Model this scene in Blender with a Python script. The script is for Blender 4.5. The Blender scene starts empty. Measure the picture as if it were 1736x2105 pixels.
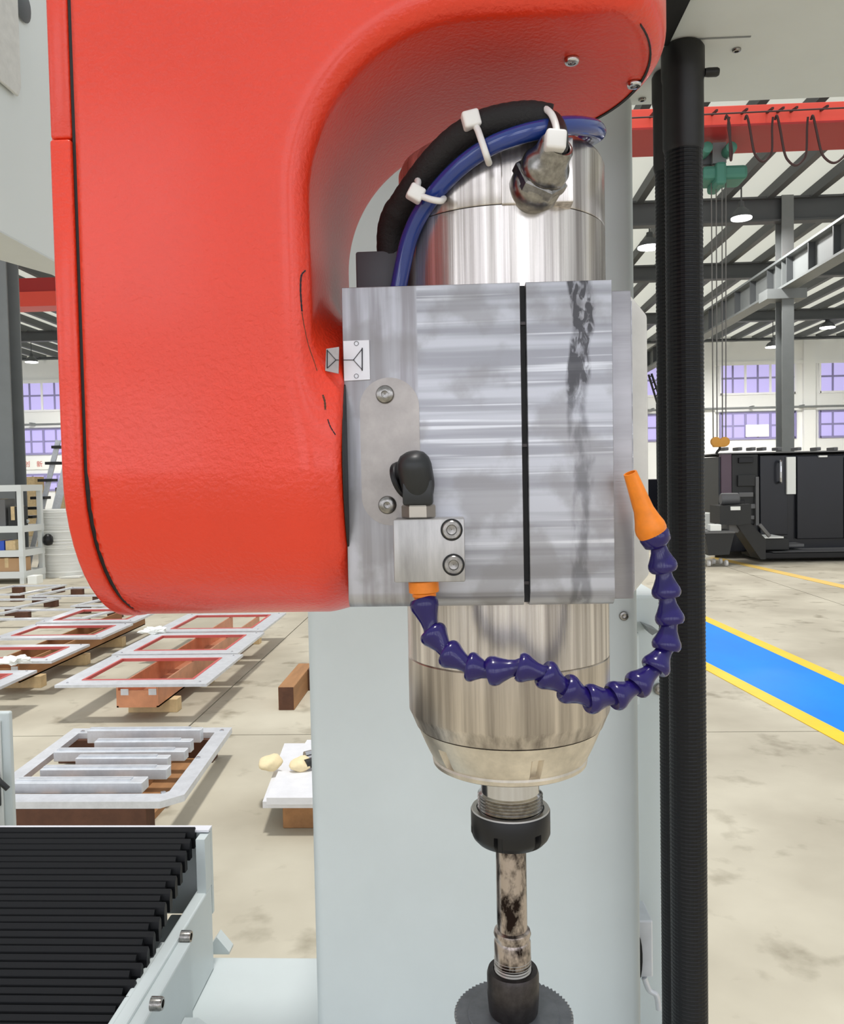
import bpy, bmesh, math, random
import numpy as np
from mathutils import Vector, Matrix, Euler

random.seed(7)
scene = bpy.context.scene
COL = scene.collection

# ------------------------------------------------------------------ camera
F, W_, H_ = 1700.0, 1736.0, 2105.0
CAM = np.array([0.0, 0.0, 1.5])
_y = np.array([(943 - W_/2)/F, (H_/2 - 985)/F, 1.0]); _y /= np.linalg.norm(_y)
_z = np.array([-0.018, 1.0, 0.0]); _z -= _y*_z.dot(_y); _z /= np.linalg.norm(_z)
_x = np.cross(_y, _z)
_x = -_x if _x[0] < 0 else _x
WM = np.stack([_x, _y, _z], axis=1)          # world -> (right, up, forward)
cam_data = bpy.data.cameras.new('camera')
cam_data.sensor_fit = 'VERTICAL'
cam_data.sensor_height = 32.0
cam_data.lens = F/H_*32.0
cam_data.clip_start = 0.02
cam_data.clip_end = 300
cam = bpy.data.objects.new('camera', cam_data); COL.objects.link(cam)
_r, _u, _f = WM[0], WM[1], WM[2]
cam.matrix_world = Matrix(((_r[0], _u[0], -_f[0], CAM[0]), (_r[1], _u[1], -_f[1], CAM[1]),
                           (_r[2], _u[2], -_f[2], CAM[2]), (0, 0, 0, 1)))
scene.camera = cam

# ------------------------------------------------------------------ light
world = bpy.data.worlds.new('world'); scene.world = world
world.use_nodes = True
_bg = world.node_tree.nodes['Background']
_bg.inputs['Color'].default_value = (0.93, 0.97, 1.0, 1)
_bg.inputs['Strength'].default_value = 0.72
sun = bpy.data.lights.new('roof_daylight', 'SUN')
sun.energy = 2.0; sun.angle = math.radians(6); sun.color = (1.0, 0.98, 0.94)
sun_o = bpy.data.objects.new('roof_daylight', sun); COL.objects.link(sun_o)
sun_o.location = (0, 0, 20)
sun_o.rotation_euler = (math.radians(6), math.radians(2), 0)
vs = scene.view_settings
vs.view_transform = 'Standard'; vs.look = 'None'; vs.exposure = 0.0; vs.gamma = 1.0
vs.use_curve_mapping = False

# ------------------------------------------------------------------ helpers
def at(px, py, Y):
    """world point on the plane y=Y seen at photo position (px,py)"""
    d = WM.T @ np.array([(px - W_/2)/F, (H_/2 - py)/F, 1.0])
    return CAM + d*(Y/d[1])

def atz(px, py, Z):
    d = WM.T @ np.array([(px - W_/2)/F, (H_/2 - py)/F, 1.0])
    return CAM + d*((Z - CAM[2])/d[2])

def ax(px, Y, py=985): return float(at(px, py, Y)[0])
def az(py, Y, px=943): return float(at(px, py, Y)[2])

def lin(c):
    if isinstance(c, str):
        c = [int(c[i:i+2], 16) for i in (0, 2, 4)]
    return tuple(((v/255)/12.92 if v/255 <= 0.04045 else ((v/255 + 0.055)/1.055)**2.4) for v in c) + (1.0,)

MATS = {}
def mat(name, col, rough=0.5, metal=0.0, var=None, bump=None, coat=0.0, emit=None, spec=None, aniso=0.0, col2=None, trans=0.0):
    """var=(scale, amount, (sx,sy,sz)) mottles the colour; bump=(scale, strength, (sx,sy,sz))"""
    m = bpy.data.materials.new(name); m.use_nodes = True
    nt = m.node_tree; p = nt.nodes['Principled BSDF']
    p.inputs['Base Color'].default_value = lin(col)
    p.inputs['Roughness'].default_value = rough
    p.inputs['Metallic'].default_value = metal
    if coat: p.inputs['Coat Weight'].default_value = coat; p.inputs['Coat Roughness'].default_value = 0.15
    if spec is not None: p.inputs['Specular IOR Level'].default_value = spec
    if aniso: p.inputs['Anisotropic'].default_value = aniso
    if trans: p.inputs['Transmission Weight'].default_value = trans
    if emit:
        p.inputs['Emission Color'].default_value = lin(emit[0]); p.inputs['Emission Strength'].default_value = emit[1]
    tc = None
    def coords(sc):
        nonlocal tc
        if tc is None: tc = nt.nodes.new('ShaderNodeTexCoord')
        mp = nt.nodes.new('ShaderNodeMapping'); mp.inputs['Scale'].default_value = sc
        nt.links.new(tc.outputs['Object'], mp.inputs['Vector'])
        return mp.outputs['Vector']
    if var:
        sc, amt, st = var[0], var[1], (var[2] if len(var) > 2 else (1, 1, 1))
        n = nt.nodes.new('ShaderNodeTexNoise'); n.inputs['Scale'].default_value = sc
        n.inputs['Detail'].default_value = 6; n.inputs['Roughness'].default_value = 0.62
        nt.links.new(coords(st), n.inputs['Vector'])
        r = nt.nodes.new('ShaderNodeValToRGB')
        b = lin(col); d = lin(col2) if col2 else tuple(v*(1 - amt) for v in b[:3]) + (1,)
        h = b if col2 else tuple(min(1, v*(1 + amt*0.6)) for v in b[:3]) + (1,)
        r.color_ramp.elements[0].position = 0.33; r.color_ramp.elements[0].color = d
        r.color_ramp.elements[1].position = 0.68; r.color_ramp.elements[1].color = h
        nt.links.new(n.outputs['Fac'], r.inputs['Fac'])
        nt.links.new(r.outputs['Color'], p.inputs['Base Color'])
    if bump:
        sc, stg, st = bump[0], bump[1], (bump[2] if len(bump) > 2 else (1, 1, 1))
        n = nt.nodes.new('ShaderNodeTexNoise'); n.inputs['Scale'].default_value = sc
        n.inputs['Detail'].default_value = 3
        nt.links.new(coords(st), n.inputs['Vector'])
        b = nt.nodes.new('ShaderNodeBump'); b.inputs['Strength'].default_value = stg
        b.inputs['Distance'].default_value = bump[3] if len(bump) > 3 else 0.001
        nt.links.new(n.outputs['Fac'], b.inputs['Height']); nt.links.new(b.outputs['Normal'], p.inputs['Normal'])
    MATS[name] = m
    return m

def obj_origin(o):
    v = Vector((0, 0, 0))
    while o is not None:
        v = v + o.location; o = o.parent
    return v

def tag(o, label=None, cat=None, group=None, kind=None):
    if label: o['label'] = label
    if cat: o['category'] = cat
    if group: o['group'] = group
    if kind: o['kind'] = kind
    return o

def add(name, vf, m, parent=None, label=None, cat=None, group=None, kind=None, smooth=None):
    """vf in world coordinates -> one mesh object; smooth = angle limit in degrees"""
    V, Fc = vf
    V = np.asarray(V, dtype=float)
    if parent is None:
        lo, hi = V.min(0), V.max(0)
        org = np.array([(lo[0] + hi[0])/2, (lo[1] + hi[1])/2, lo[2]])
    else:
        org = np.array(obj_origin(parent))
    me = bpy.data.meshes.new(name)
    me.from_pydata((V - org).tolist(), [], [list(map(int, f)) for f in Fc])
    me.update()
    if smooth is not None:
        me.polygons.foreach_set('use_smooth', [True]*len(me.polygons))
        if smooth < 180: me.set_sharp_from_angle(angle=math.radians(smooth))
    o = bpy.data.objects.new(name, me)
    me.materials.append(m if not isinstance(m, str) else MATS[m])
    COL.objects.link(o)
    if parent is None: o.location = org
    else: o.parent = parent
    return tag(o, label, cat, group, kind)

def empty(name, loc, label=None, cat=None, group=None, kind=None):
    o = bpy.data.objects.new(name, None); COL.objects.link(o)
    o.empty_display_size = 0.05; o.location = Vector([float(v) for v in loc])
    return tag(o, label, cat, group, kind)

def dup(src, parent=None, loc=None, rot=None, scale=None):
    """copy of an object (and of its children) that shares mesh data"""
    c = src.copy(); COL.objects.link(c)
    if parent is not None: c.parent = parent
    if loc is not None: c.location = loc
    if rot is not None: c.rotation_euler = rot
    if scale is not None: c.scale = scale
    for ch in list(src.children):
        k = dup(ch); k.parent = c
    return c

def join(*vfs):
    V, Fc, n = [], [], 0
    for v, f in vfs:
        v = np.asarray(v, dtype=float); V.append(v)
        Fc += [[i + n for i in q] for q in f]; n += len(v)
    return np.vstack(V), Fc

def from_bm(bm):
    bm.verts.ensure_lookup_table(); bm.verts.index_update()
    V = np.array([v.co[:] for v in bm.verts]); Fc = [[v.index for v in f.verts] for f in bm.faces]
    bm.free()
    return V, Fc

def to_bm(vf):
    bm = bmesh.new(); V, Fc = vf
    vs_ = [bm.verts.new(tuple(map(float, v))) for v in V]
    for f in Fc:
        try: bm.faces.new([vs_[i] for i in f])
        except ValueError: pass
    bmesh.ops.recalc_face_normals(bm, faces=bm.faces)
    return bm

def bevel(vf, w, seg=2, ang=30):
    bm = to_bm(vf)
    es = [e for e in bm.edges if len(e.link_faces) == 2 and e.calc_face_angle(0) > math.radians(ang)]
    bmesh.ops.bevel(bm, geom=es, offset=w, segments=seg, affect='EDGES', profile=0.5, clamp_overlap=True)
    return from_bm(bm)

def box(x0, x1, y0, y1, z0, z1, bev=0, seg=2):
    x0, x1 = sorted((x0, x1)); y0, y1 = sorted((y0, y1)); z0, z1 = sorted((z0, z1))
    V = [(x, y, z) for z in (z0, z1) for y in (y0, y1) for x in (x0, x1)]
    Fc = [(0, 2, 3, 1), (4, 5, 7, 6), (0, 1, 5, 4), (2, 6, 7, 3), (0, 4, 6, 2), (1, 3, 7, 5)]
    vf = (np.array(V, dtype=float), [list(f) for f in Fc])
    return bevel(vf, bev, seg) if bev else vf

def prism(poly, plane, a, b, bev=0, seg=2):
    """extrude a 2-D polygon; plane names the two polygon axes"""
    poly = list(poly); n = len(poly)
    def p3(p, c):
        if plane == 'xy': return (p[0], p[1], c)
        if plane == 'xz': return (p[0], c, p[1])
        return (c, p[0], p[1])
    V = [p3(p, a) for p in poly] + [p3(p, b) for p in poly]
    Fc = [list(range(n))[::-1], list(range(n, 2*n))] + [[i, (i + 1) % n, n + (i + 1) % n, n + i] for i in range(n)]
    bm = to_bm((np.array(V, dtype=float), Fc))
    if bev:
        es = [e for e in bm.edges if len(e.link_faces) == 2 and e.calc_face_angle(0) > math.radians(35)]
        bmesh.ops.bevel(bm, geom=es, offset=bev, segments=seg, affect='EDGES', profile=0.5, clamp_overlap=True)
    return from_bm(bm)

def lathe_mod(prof, fn, org=(0, 0, 0), n=144):
    """upright turned shape whose radius fn(theta, z, r) may change round the ring"""
    V, Fc, k = [], [], len(prof)
    for r, t in prof:
        for i in range(n):
            th = 2*math.pi*i/n; q = fn(th, t, r)
            V.append((q*math.cos(th) + org[0], q*math.sin(th) + org[1], t + org[2]))
    for j in range(k - 1):
        for i in range(n):
            i2 = (i + 1) % n
            Fc.append([j*n + i, j*n + i2, (j + 1)*n + i2, (j + 1)*n + i])
    Fc.append([i for i in range(n)][::-1]); Fc.append([(k - 1)*n + i for i in range(n)])
    return np.array(V), Fc

def lathe(prof, org=(0, 0, 0), axis=(0, 0, 1), n=32, caps=True):
    """profile [(r, t)] turned about axis through org"""
    a = Vector(axis).normalized(); q = Vector((0, 0, 1)).rotation_difference(a)
    V, Fc, k = [], [], len(prof)
    for r, t in prof:
        for i in range(n):
            th = 2*math.pi*i/n
            p = q @ Vector((r*math.cos(th), r*math.sin(th), t))
            V.append((p.x + org[0], p.y + org[1], p.z + org[2]))
    for j in range(k - 1):
        for i in range(n):
            i2 = (i + 1) % n
            Fc.append([j*n + i, j*n + i2, (j + 1)*n + i2, (j + 1)*n + i])
    if caps:
        Fc.append([i for i in range(n)][::-1]); Fc.append([(k - 1)*n + i for i in range(n)])
    return np.array(V), Fc

def spline(pts, per=8):
    P = [np.array(p, dtype=float) for p in pts]
    P = [2*P[0] - P[1]] + P + [2*P[-1] - P[-2]]
    out = []
    for i in range(1, len(P) - 2):
        p0, p1, p2, p3 = P[i-1], P[i], P[i+1], P[i+2]
        for k in range(per):
            t = k/per
            out.append(0.5*((2*p1) + (-p0 + p2)*t + (2*p0 - 5*p1 + 4*p2 - p3)*t*t + (-p0 + 3*p1 - 3*p2 + p3)*t**3))
    out.append(P[-2])
    return out

def tube(path, r, n=12, closed=False, flat=None):
    path = [Vector(map(float, p)) for p in path]; m = len(path)
    rr = r if hasattr(r, '__len__') else [r]*m
    V, Fc = [], []
    up = None
    for i, p in enumerate(path):
        if closed: t = path[(i + 1) % m] - path[i - 1]
        else: t = path[min(i + 1, m - 1)] - path[max(i - 1, 0)]
        t.normalize()
        if up is None:
            up = Vector((0, 0, 1)) if abs(t.z) < 0.9 else Vector((0, 1, 0))
        s = t.cross(up).normalized(); up = s.cross(t).normalized()
        for k in range(n):
            th = 2*math.pi*k/n
            c, sn = math.cos(th), math.sin(th)
            if flat: c *= flat
            v = p + (s*c + up*sn)*rr[i]
            V.append(v[:])
    for i in range(m if closed else m - 1):
        for k in range(n):
            k2 = (k + 1) % n; j = (i + 1) % m
            Fc.append([i*n + k, i*n + k2, j*n + k2, j*n + k])
    if not closed:
        Fc.append(list(range(n))[::-1]); Fc.append([(m - 1)*n + k for k in range(n)])
    return np.array(V), Fc

def bar(p, q, w, h):
    """rectangular bar from p to q"""
    p, q = Vector(map(float, p)), Vector(map(float, q)); t = (q - p).normalized()
    up = Vector((0, 0, 1)) if abs(t.z) < 0.95 else Vector((0, 1, 0))
    s = t.cross(up).normalized(); u = s.cross(t)
    V = [(e + s*a*w/2 + u*b*h/2)[:] for e in (p, q) for a, b in ((-1, -1), (1, -1), (1, 1), (-1, 1))]
    return np.array(V), [[3, 2, 1, 0], [4, 5, 6, 7], [0, 1, 5, 4], [1, 2, 6, 5], [2, 3, 7, 6], [3, 0, 4, 7]]

def ring_plate(outer, inner, z0, z1):
    """flat frame: two polygons (xy) of equal count"""
    n = len(outer)
    V = [(*p, z) for z in (z0, z1) for P in (outer, inner) for p in P]
    Fc = []
    for i in range(n):
        j = (i + 1) % n
        Fc += [[2*n + i, 2*n + j, 3*n + j, 3*n + i], [i, n + i, n + j, j], [i, j, 2*n + j, 2*n + i], [n + i, 3*n + i, 3*n + j, n + j]]
    return np.array(V, dtype=float), Fc

def rect(x0, x1, y0, y1): return [(x0, y0), (x1, y0), (x1, y1), (x0, y1)]

def surface_nets(f, lo, hi, h):
    lo, hi = np.array(lo), np.array(hi); N = np.ceil((hi - lo)/h).astype(int) + 1
    g = [lo[i] + h*np.arange(N[i]) for i in range(3)]
    X, Y, Z = np.meshgrid(*g, indexing='ij'); D = f(X, Y, Z)
    S = D < 0
    cs = tuple(n - 1 for n in N)
    cnt = np.zeros(cs); acc = np.zeros(cs + (3,))
    sl = lambda o: tuple(slice(o[i], o[i] + cs[i]) for i in range(3))
    corners = [(a, b, c) for a in (0, 1) for b in (0, 1) for c in (0, 1)]
    for a in corners:
        for ax_ in range(3):
            if a[ax_]: continue
            b = list(a); b[ax_] = 1; b = tuple(b)
            da, db = D[sl(a)], D[sl(b)]; cross = S[sl(a)] != S[sl(b)]
            t = np.where(cross, da/np.where(cross, da - db, 1), 0)
            cnt += cross
            for k in range(3):
                acc[..., k] += np.where(cross, a[k] + (t if k == ax_ else 0), 0)
    act = cnt > 0; idx = -np.ones(cs, dtype=int); idx[act] = np.arange(act.sum())
    base = np.argwhere(act)
    V = lo + h*(base + acc[act]/cnt[act][:, None])
    quads = []
    for ax_ in range(3):
        u, v = [(1, 2), (2, 0), (0, 1)][ax_]
        s0 = [slice(0, n) for n in N]; s1 = [slice(0, n) for n in N]
        s0[ax_] = slice(0, N[ax_] - 1); s1[ax_] = slice(1, N[ax_])
        cr = S[tuple(s0)] != S[tuple(s1)]
        e = np.argwhere(cr)
        e = e[(e[:, u] > 0) & (e[:, v] > 0) & (e[:, u] < N[u] - 1) & (e[:, v] < N[v] - 1)]
        du = np.zeros(3, int); du[u] = 1; dv = np.zeros(3, int); dv[v] = 1
        q = np.stack([idx[tuple((e - du - dv).T)], idx[tuple((e - dv).T)], idx[tuple(e.T)], idx[tuple((e - du).T)]], 1)
        ins = S[tuple(e.T)]
        q[~ins] = q[~ins][:, ::-1]
        quads.append(q)
    Q = np.vstack(quads); Q = Q[(Q >= 0).all(1)]
    for _ in range(3):
        e = 1e-4; d = f(*V.T)
        G = np.stack([(f(*(V + np.eye(3)[k]*e).T) - f(*(V - np.eye(3)[k]*e).T))/(2*e) for k in range(3)], 1)
        V = V - np.clip(d, -h, h)[:, None]*G/np.maximum((G*G).sum(1), 0.25)[:, None]
    return V, Q.tolist()

# ------------------------------------------------------------------ materials
mat('red_paint', (226, 56, 26), 0.36, var=(9, 0.06), bump=(430, 0.65, (1, 1, 1), 0.0010), coat=0.3)
mat('black_gap', (14, 13, 14), 0.6)
mat('alu', (170, 168, 172), 0.42, 0.7, var=(26, 0.16, (0.35, 1, 2.6)), bump=(90, 0.12, (0.05, 1, 8), 0.0006))
mat('alu_raw', (178, 176, 175), 0.45, 0.75, var=(60, 0.25, (2.2, 1, 0.35)), bump=(160, 0.15, (6, 1, 0.1), 0.0005))
mat('steel_turned', (240, 234, 228), 0.26, 0.8, var=(170, 0.30, (1, 1, 0.012)), col2=(146, 139, 134), bump=(90, 0.35, (1.4, 1.4, 0.01), 0.0012))  # dark and light reflection streaks are painted into the colour
mat('steel_warm', (216, 206, 194), 0.33, 0.88, var=(110, 0.22, (1, 1, 0.03)), col2=(134, 126, 118), bump=(70, 0.25, (1.4, 1.4, 0.02), 0.0010))  # warmer steel with the same painted reflection streaks
mat('nose_steel', (218, 209, 194), 0.4, 0.85, var=(60, 0.22))
mat('chrome', (205, 205, 208), 0.16, 1.0)
mat('screw_steel', (150, 147, 143), 0.25, 1.0, var=(300, 0.35))
mat('stained_steel', (186, 174, 166), 0.25, 0.9, var=(62, 0.5, (1, 1, .6)), col2=(36, 27, 25))
mat('black_oxide', (26, 26, 28), 0.38, 0.3)
mat('dark_steel', (72, 68, 68), 0.4, 0.8, var=(200, 0.3))
mat('blade_steel', (128, 131, 136), 0.4, 0.5, var=(80, 0.2))
mat('stadium_plate', (166, 160, 156), 0.4, 0.75, var=(38, 0.22))
mat('grime', (96, 95, 96), 0.5, 0.5, var=(120, 0.45))
mat('plate_white', (226, 226, 232), 0.5)
mat('plate_grey', (168, 162, 162), 0.5, var=(200, 0.1))
mat('ink', (22, 20, 30), 0.6)
mat('ink_grey', (110, 110, 118), 0.6)
mat('blue_hose', (22, 52, 128), 0.16, coat=0.6)
mat('loc_blue', (29, 18, 88), 0.2)
mat('orange', (238, 132, 22), 0.38, var=(150, 0.12))
mat('sleeve', (24, 22, 22), 0.75, bump=(900, 0.6, (1, 1, 1), 0.0008))
mat('black_plastic', (30, 32, 33), 0.42, var=(200, 0.2))
mat('box_plastic', (66, 67, 72), 0.5)
mat('nylon', (232, 230, 226), 0.4)
mat('machine_white', (206, 214, 214), 0.42, var=(6, 0.04))
mat('machine_white_rough', (222, 225, 223), 0.45, bump=(260, 0.25, (1, 1, 1), 0.0008), var=(6, 0.05))
mat('beam_grey', (212, 216, 214), 0.5, var=(5, 0.05))
mat('cast_light', (214, 212, 206), 0.55, var=(40, 0.10))
mat('corr_black', (8, 9, 13), 0.42, spec=0.3)
mat('rubber', (16, 15, 16), 0.5, var=(30, 0.4))
mat('bellows', (15, 16, 19), 0.5, spec=0.25)
mat('nut_silver', (190, 186, 180), 0.3, 1.0)
mat('galv', (220, 223, 228), 0.4, 0.3, var=(22, 0.10))
mat('plate_film', (232, 232, 236), 0.4, var=(14, 0.06))
mat('copper', (218, 152, 116), 0.32, 0.4, var=(8, 0.16))
mat('wood', (170, 124, 82), 0.7, var=(14, 0.25, (1, 0.15, 1)))
mat('wood_dark', (96, 62, 44), 0.75, var=(14, 0.25))
mat('padding', (240, 222, 180), 0.8, var=(30, 0.08))
mat('hex_steel', (176, 169, 158), 0.35, 0.8)
mat('wood_pale', (222, 196, 150), 0.7, var=(14, 0.15))
mat('red_seal', (204, 96, 92), 0.5)
mat('yellow_paint', (252, 206, 30), 0.5, var=(3, 0.08))
mat('yellow_faint', (240, 202, 110), 0.5)
mat('lane_blue', (0, 138, 246), 0.5, var=(1.6, 0.10, (1, 0.5, 1)), spec=0.15)
mat('crane_red', (250, 88, 70), 0.45)
mat('crane_red_dark', (178, 44, 42), 0.5)
mat('hoist_green', (70, 130, 112), 0.5)
mat('hook_yellow', (214, 152, 60), 0.5)
mat('rope', (110, 108, 104), 0.6)
mat('cable_dark', (66, 40, 38), 0.6)
mat('steel_grey', (126, 130, 130), 0.5, var=(2, 0.06))
mat('steel_dark', (84, 87, 89), 0.55)
mat('roof_sheet', (214, 213, 207), 0.6)
mat('wall_paint', (244, 245, 243), 0.7)
mat('pane', (120, 110, 160), 0.4, emit=((205, 196, 246), 0.75))
mat('pane_fill', (230, 232, 240), 0.4, emit=((238, 242, 255), 3.1))  # glow of the added panes behind the camera, for fill and reflections
mat('mullion', (150, 144, 190), 0.5)
mat('mullion_white', (246, 246, 248), 0.5)
mat('lamp_glow', (255, 255, 255), 0.4, emit=((255, 255, 255), 6))
mat('cnc_navy', (13, 16, 27), 0.3, var=(2, 0.2))
mat('cnc_dark', (33, 34, 34), 0.5)
mat('cnc_grey', (104, 104, 104), 0.5)
mat('cnc_mauve', (96, 78, 90), 0.5)
mat('sign_white', (246, 248, 242), 0.5)
mat('cardboard', (196, 158, 118), 0.75)
mat('foam_white', (232, 232, 226), 0.75, var=(12, 0.07, (0.3, 0.3, 6)))
mat('rack_white', (222, 226, 224), 0.5)
mat('sign_red', (206, 110, 100), 0.6)
mat('box_blue', (50, 90, 200), 0.5)
mat('brown_door', (96, 84, 86), 0.5)

_ss = [n for n in MATS['stained_steel'].node_tree.nodes if n.type == 'VALTORGB'][0].color_ramp
_ss.elements[0].position = .43; _ss.elements[1].position = .54

# concrete floor: mottled slab with worn patches
def floor_material():
    m = bpy.data.materials.new('concrete'); m.use_nodes = True; nt = m.node_tree; p = nt.nodes['Principled BSDF']
    tc = nt.nodes.new('ShaderNodeTexCoord')
    def noise(sc, det, st):
        mp = nt.nodes.new('ShaderNodeMapping'); mp.inputs['Scale'].default_value = st
        n = nt.nodes.new('ShaderNodeTexNoise'); n.inputs['Scale'].default_value = sc; n.inputs['Detail'].default_value = det
        nt.links.new(tc.outputs['Object'], mp.inputs['Vector']); nt.links.new(mp.outputs['Vector'], n.inputs['Vector'])
        r = nt.nodes.new('ShaderNodeValToRGB'); nt.links.new(n.outputs['Fac'], r.inputs['Fac'])
        return r
    a = noise(1.3, 8, (1, 1, 1)); a.color_ramp.elements[0].position = .35; a.color_ramp.elements[1].position = .7
    a.color_ramp.elements[0].color = lin((176, 168, 150)); a.color_ramp.elements[1].color = lin((206, 199, 180))
    b = noise(4.5, 10, (1, 1, 1)); b.color_ramp.elements[0].position = .27; b.color_ramp.elements[1].position = .42
    b.color_ramp.elements[0].color = lin((150, 142, 126)); b.color_ramp.elements[1].color = (1, 1, 1, 1)
    mx = nt.nodes.new('ShaderNodeMix'); mx.data_type = 'RGBA'; mx.blend_type = 'MULTIPLY'; mx.inputs[0].default_value = 0.55
    nt.links.new(a.outputs['Color'], mx.inputs[6]); nt.links.new(b.outputs['Color'], mx.inputs[7])
    nt.links.new(mx.outputs[2], p.inputs['Base Color'])
    p.inputs['Roughness'].default_value = 0.62; p.inputs['Specular IOR Level'].default_value = 0.3
    MATS['concrete'] = m
floor_material()

# translucent roof sheet: lets daylight through from above
def roof_material():
    m = MATS['roof_sheet']; nt = m.node_tree; p = nt.nodes['Principled BSDF']; out = nt.nodes['Material Output']
    t = nt.nodes.new('ShaderNodeBsdfTranslucent'); t.inputs['Color'].default_value = lin((236, 236, 230))
    mx = nt.nodes.new('ShaderNodeMixShader'); mx.inputs[0].default_value = 0.8
    nt.links.new(p.outputs[0], mx.inputs[1]); nt.links.new(t.outputs[0], mx.inputs[2]); nt.links.new(mx.outputs[0], out.inputs[0])
roof_material()

# milled aluminium with cutter bands, oil patch and a dirty run on the jaw (object space of the clamp block)
def clamp_material(x_run, x_left, zlen):
    m = bpy.data.materials.new('alu_milled'); m.use_nodes = True; nt = m.node_tree; p = nt.nodes['Principled BSDF']
    L = nt.links.new
    tc = nt.nodes.new('ShaderNodeTexCoord'); sep = nt.nodes.new('ShaderNodeSeparateXYZ'); L(tc.outputs['Object'], sep.inputs[0])
    def noise(sc, st, det=5, dist=0.0):
        mp = nt.nodes.new('ShaderNodeMapping'); mp.inputs['Scale'].default_value = st; L(tc.outputs['Object'], mp.inputs['Vector'])
        n = nt.nodes.new('ShaderNodeTexNoise'); n.inputs['Scale'].default_value = sc; n.inputs['Detail'].default_value = det; n.inputs['Distortion'].default_value = dist
        L(mp.outputs['Vector'], n.inputs['Vector']); return n.outputs['Fac']
    def mth(op, a, b=None, c=None):
        n = nt.nodes.new('ShaderNodeMath'); n.operation = op
        for i, v in enumerate((a, b, c)):
            if v is None: continue
            if isinstance(v, (int, float)): n.inputs[i].default_value = v
            else: L(v, n.inputs[i])
        return n.outputs[0]
    def rng(v, a, b, c=0.0, d=1.0):
        n = nt.nodes.new('ShaderNodeMapRange'); n.interpolation_type = 'SMOOTHSTEP'
        L(v, n.inputs[0])
        for i, k in enumerate((a, b, c, d)): n.inputs[i + 1].default_value = k
        return n.outputs[0]
    def mixc(f, a, b):
        n = nt.nodes.new('ShaderNodeMix'); n.data_type = 'RGBA'
        if isinstance(f, float): n.inputs[0].default_value = f
        else: L(f, n.inputs[0])
        for i, v in ((6, a), (7, b)):
            if isinstance(v, tuple): n.inputs[i].default_value = v
            else: L(v, n.inputs[i])
        return n.outputs[2]
    bands = noise(130, (0.03, 0.2, 1), 3)
    blot = noise(28, (1, 1, 1), 6)
    c = mixc(rng(bands, .38, .62), lin((150, 150, 155)), lin((188, 189, 195)))
    fine = noise(330, (0.02, 0.2, 1), 2)
    c = mixc(mth('MULTIPLY', rng(fine, .60, .72), .6), c, lin((228, 229, 232)))
    vert = noise(150, (1, 0.2, 0.06), 3)
    cl_ = mixc(rng(vert, .35, .65), lin((146, 143, 146)), lin((184, 184, 190)))
    c = mixc(rng(sep.outputs[0], x_left + .0005, x_left - .0005), c, cl_)
    c = mixc(mth('MULTIPLY', rng(blot, .46, .58), .5), c, lin((134, 131, 130)))
    # dirty run
    wob = noise(45, (1, 1, .5), 4)
    d = mth('ABSOLUTE', mth('ADD', mth('SUBTRACT', sep.outputs[0], x_run), mth('MULTIPLY', mth('SUBTRACT', wob, .5), .016)))
    run = rng(d, .0062, .0038)
    top = rng(sep.outputs[2], zlen*.55, zlen*.8)
    spl = noise(230, (1, 1, .45), 4, 1.2)
    patch = mth('MULTIPLY', run, mth('ADD', mth('MULTIPLY', rng(spl, .40, .58), mth('MULTIPLY', top, .95)), mth('MULTIPLY', rng(noise(160, (1, 1, .35), 5), .35, .6), .5)))
    patch = mth('MINIMUM', patch, .9)
    c = mixc(patch, c, lin((66, 65, 68)))
    L(c, p.inputs['Base Color'])
    p.inputs['Metallic'].default_value = .7
    L(mth('ADD', mth('MULTIPLY', bands, .25), .3), p.inputs['Roughness'])
    b = nt.nodes.new('ShaderNodeBump'); b.inputs['Strength'].default_value = .12; b.inputs['Distance'].default_value = .0006
    L(bands, b.inputs['Height']); L(b.outputs['Normal'], p.inputs['Normal'])
    MATS['alu_milled'] = m

# ================================================================== the hall
fl = add('floor', box(-26, 32, -13, 46, -0.12, -0.045), 'steel_dark', label='beige concrete hall floor cast in large slabs', cat='floor', kind='structure')
XJ = [-26, -13.7, -7.7, -1.7, 4.3, 10.3, 16.3, 32]; YJ = [-13, -7.2, -1.2, 4.83, 10.8, 16.8, 24, 31, 38, 46]
for i in range(len(XJ) - 1):
    for j in range(len(YJ) - 1):
        g = 0.005
        add('slab', box(XJ[i] + g, XJ[i+1] - g, YJ[j] + g, YJ[j+1] - g, -0.045, 0.0), 'concrete', fl)

def floor_quad(pts, z, t=0.004):
    P = [atz(x, y, 0.0)[:2] for x, y in pts]
    return prism(P, 'xy', 0.0005, z + t)
def ext(p, q, k):
    """extend a floor line seen from p to q by k of its length beyond q"""
    a, b = atz(*p, 0.0), atz(*q, 0.0); return b + (b - a)*k
def stripe(pa, pb, qa, qb, k0, k1, z):
    a0, a1, b0, b1 = [atz(*p, 0.0) for p in (pa, pb, qa, qb)]
    P = [a0 - (a1 - a0)*k0, a1 + (a1 - a0)*k1, b1 + (b1 - b0)*k1, b0 - (b1 - b0)*k0]
    return prism([p[:2] for p in P], 'xy', 0.0005, z)
add('walkway', stripe((1449, 1276), (1736, 1408), (1449, 1362), (1736, 1510), 4.0, .8, .0035), 'lane_blue',
    label='glossy bright blue painted walkway across the concrete floor', cat='walkway')
add('floor_stripe', stripe((1449, 1266), (1736, 1393), (1449, 1277), (1736, 1409), 4.0, .8, .0045), 'yellow_paint',
    label='yellow edge stripe on the far side of the blue walkway', cat='stripe', group='yellow floor stripes')
add('floor_stripe', stripe((1449, 1360), (1736, 1507), (1449, 1376), (1736, 1532), 4.0, .8, .0045), 'yellow_paint',
    label='wider yellow edge stripe on the near side of the blue walkway', cat='stripe', group='yellow floor stripes')
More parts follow.
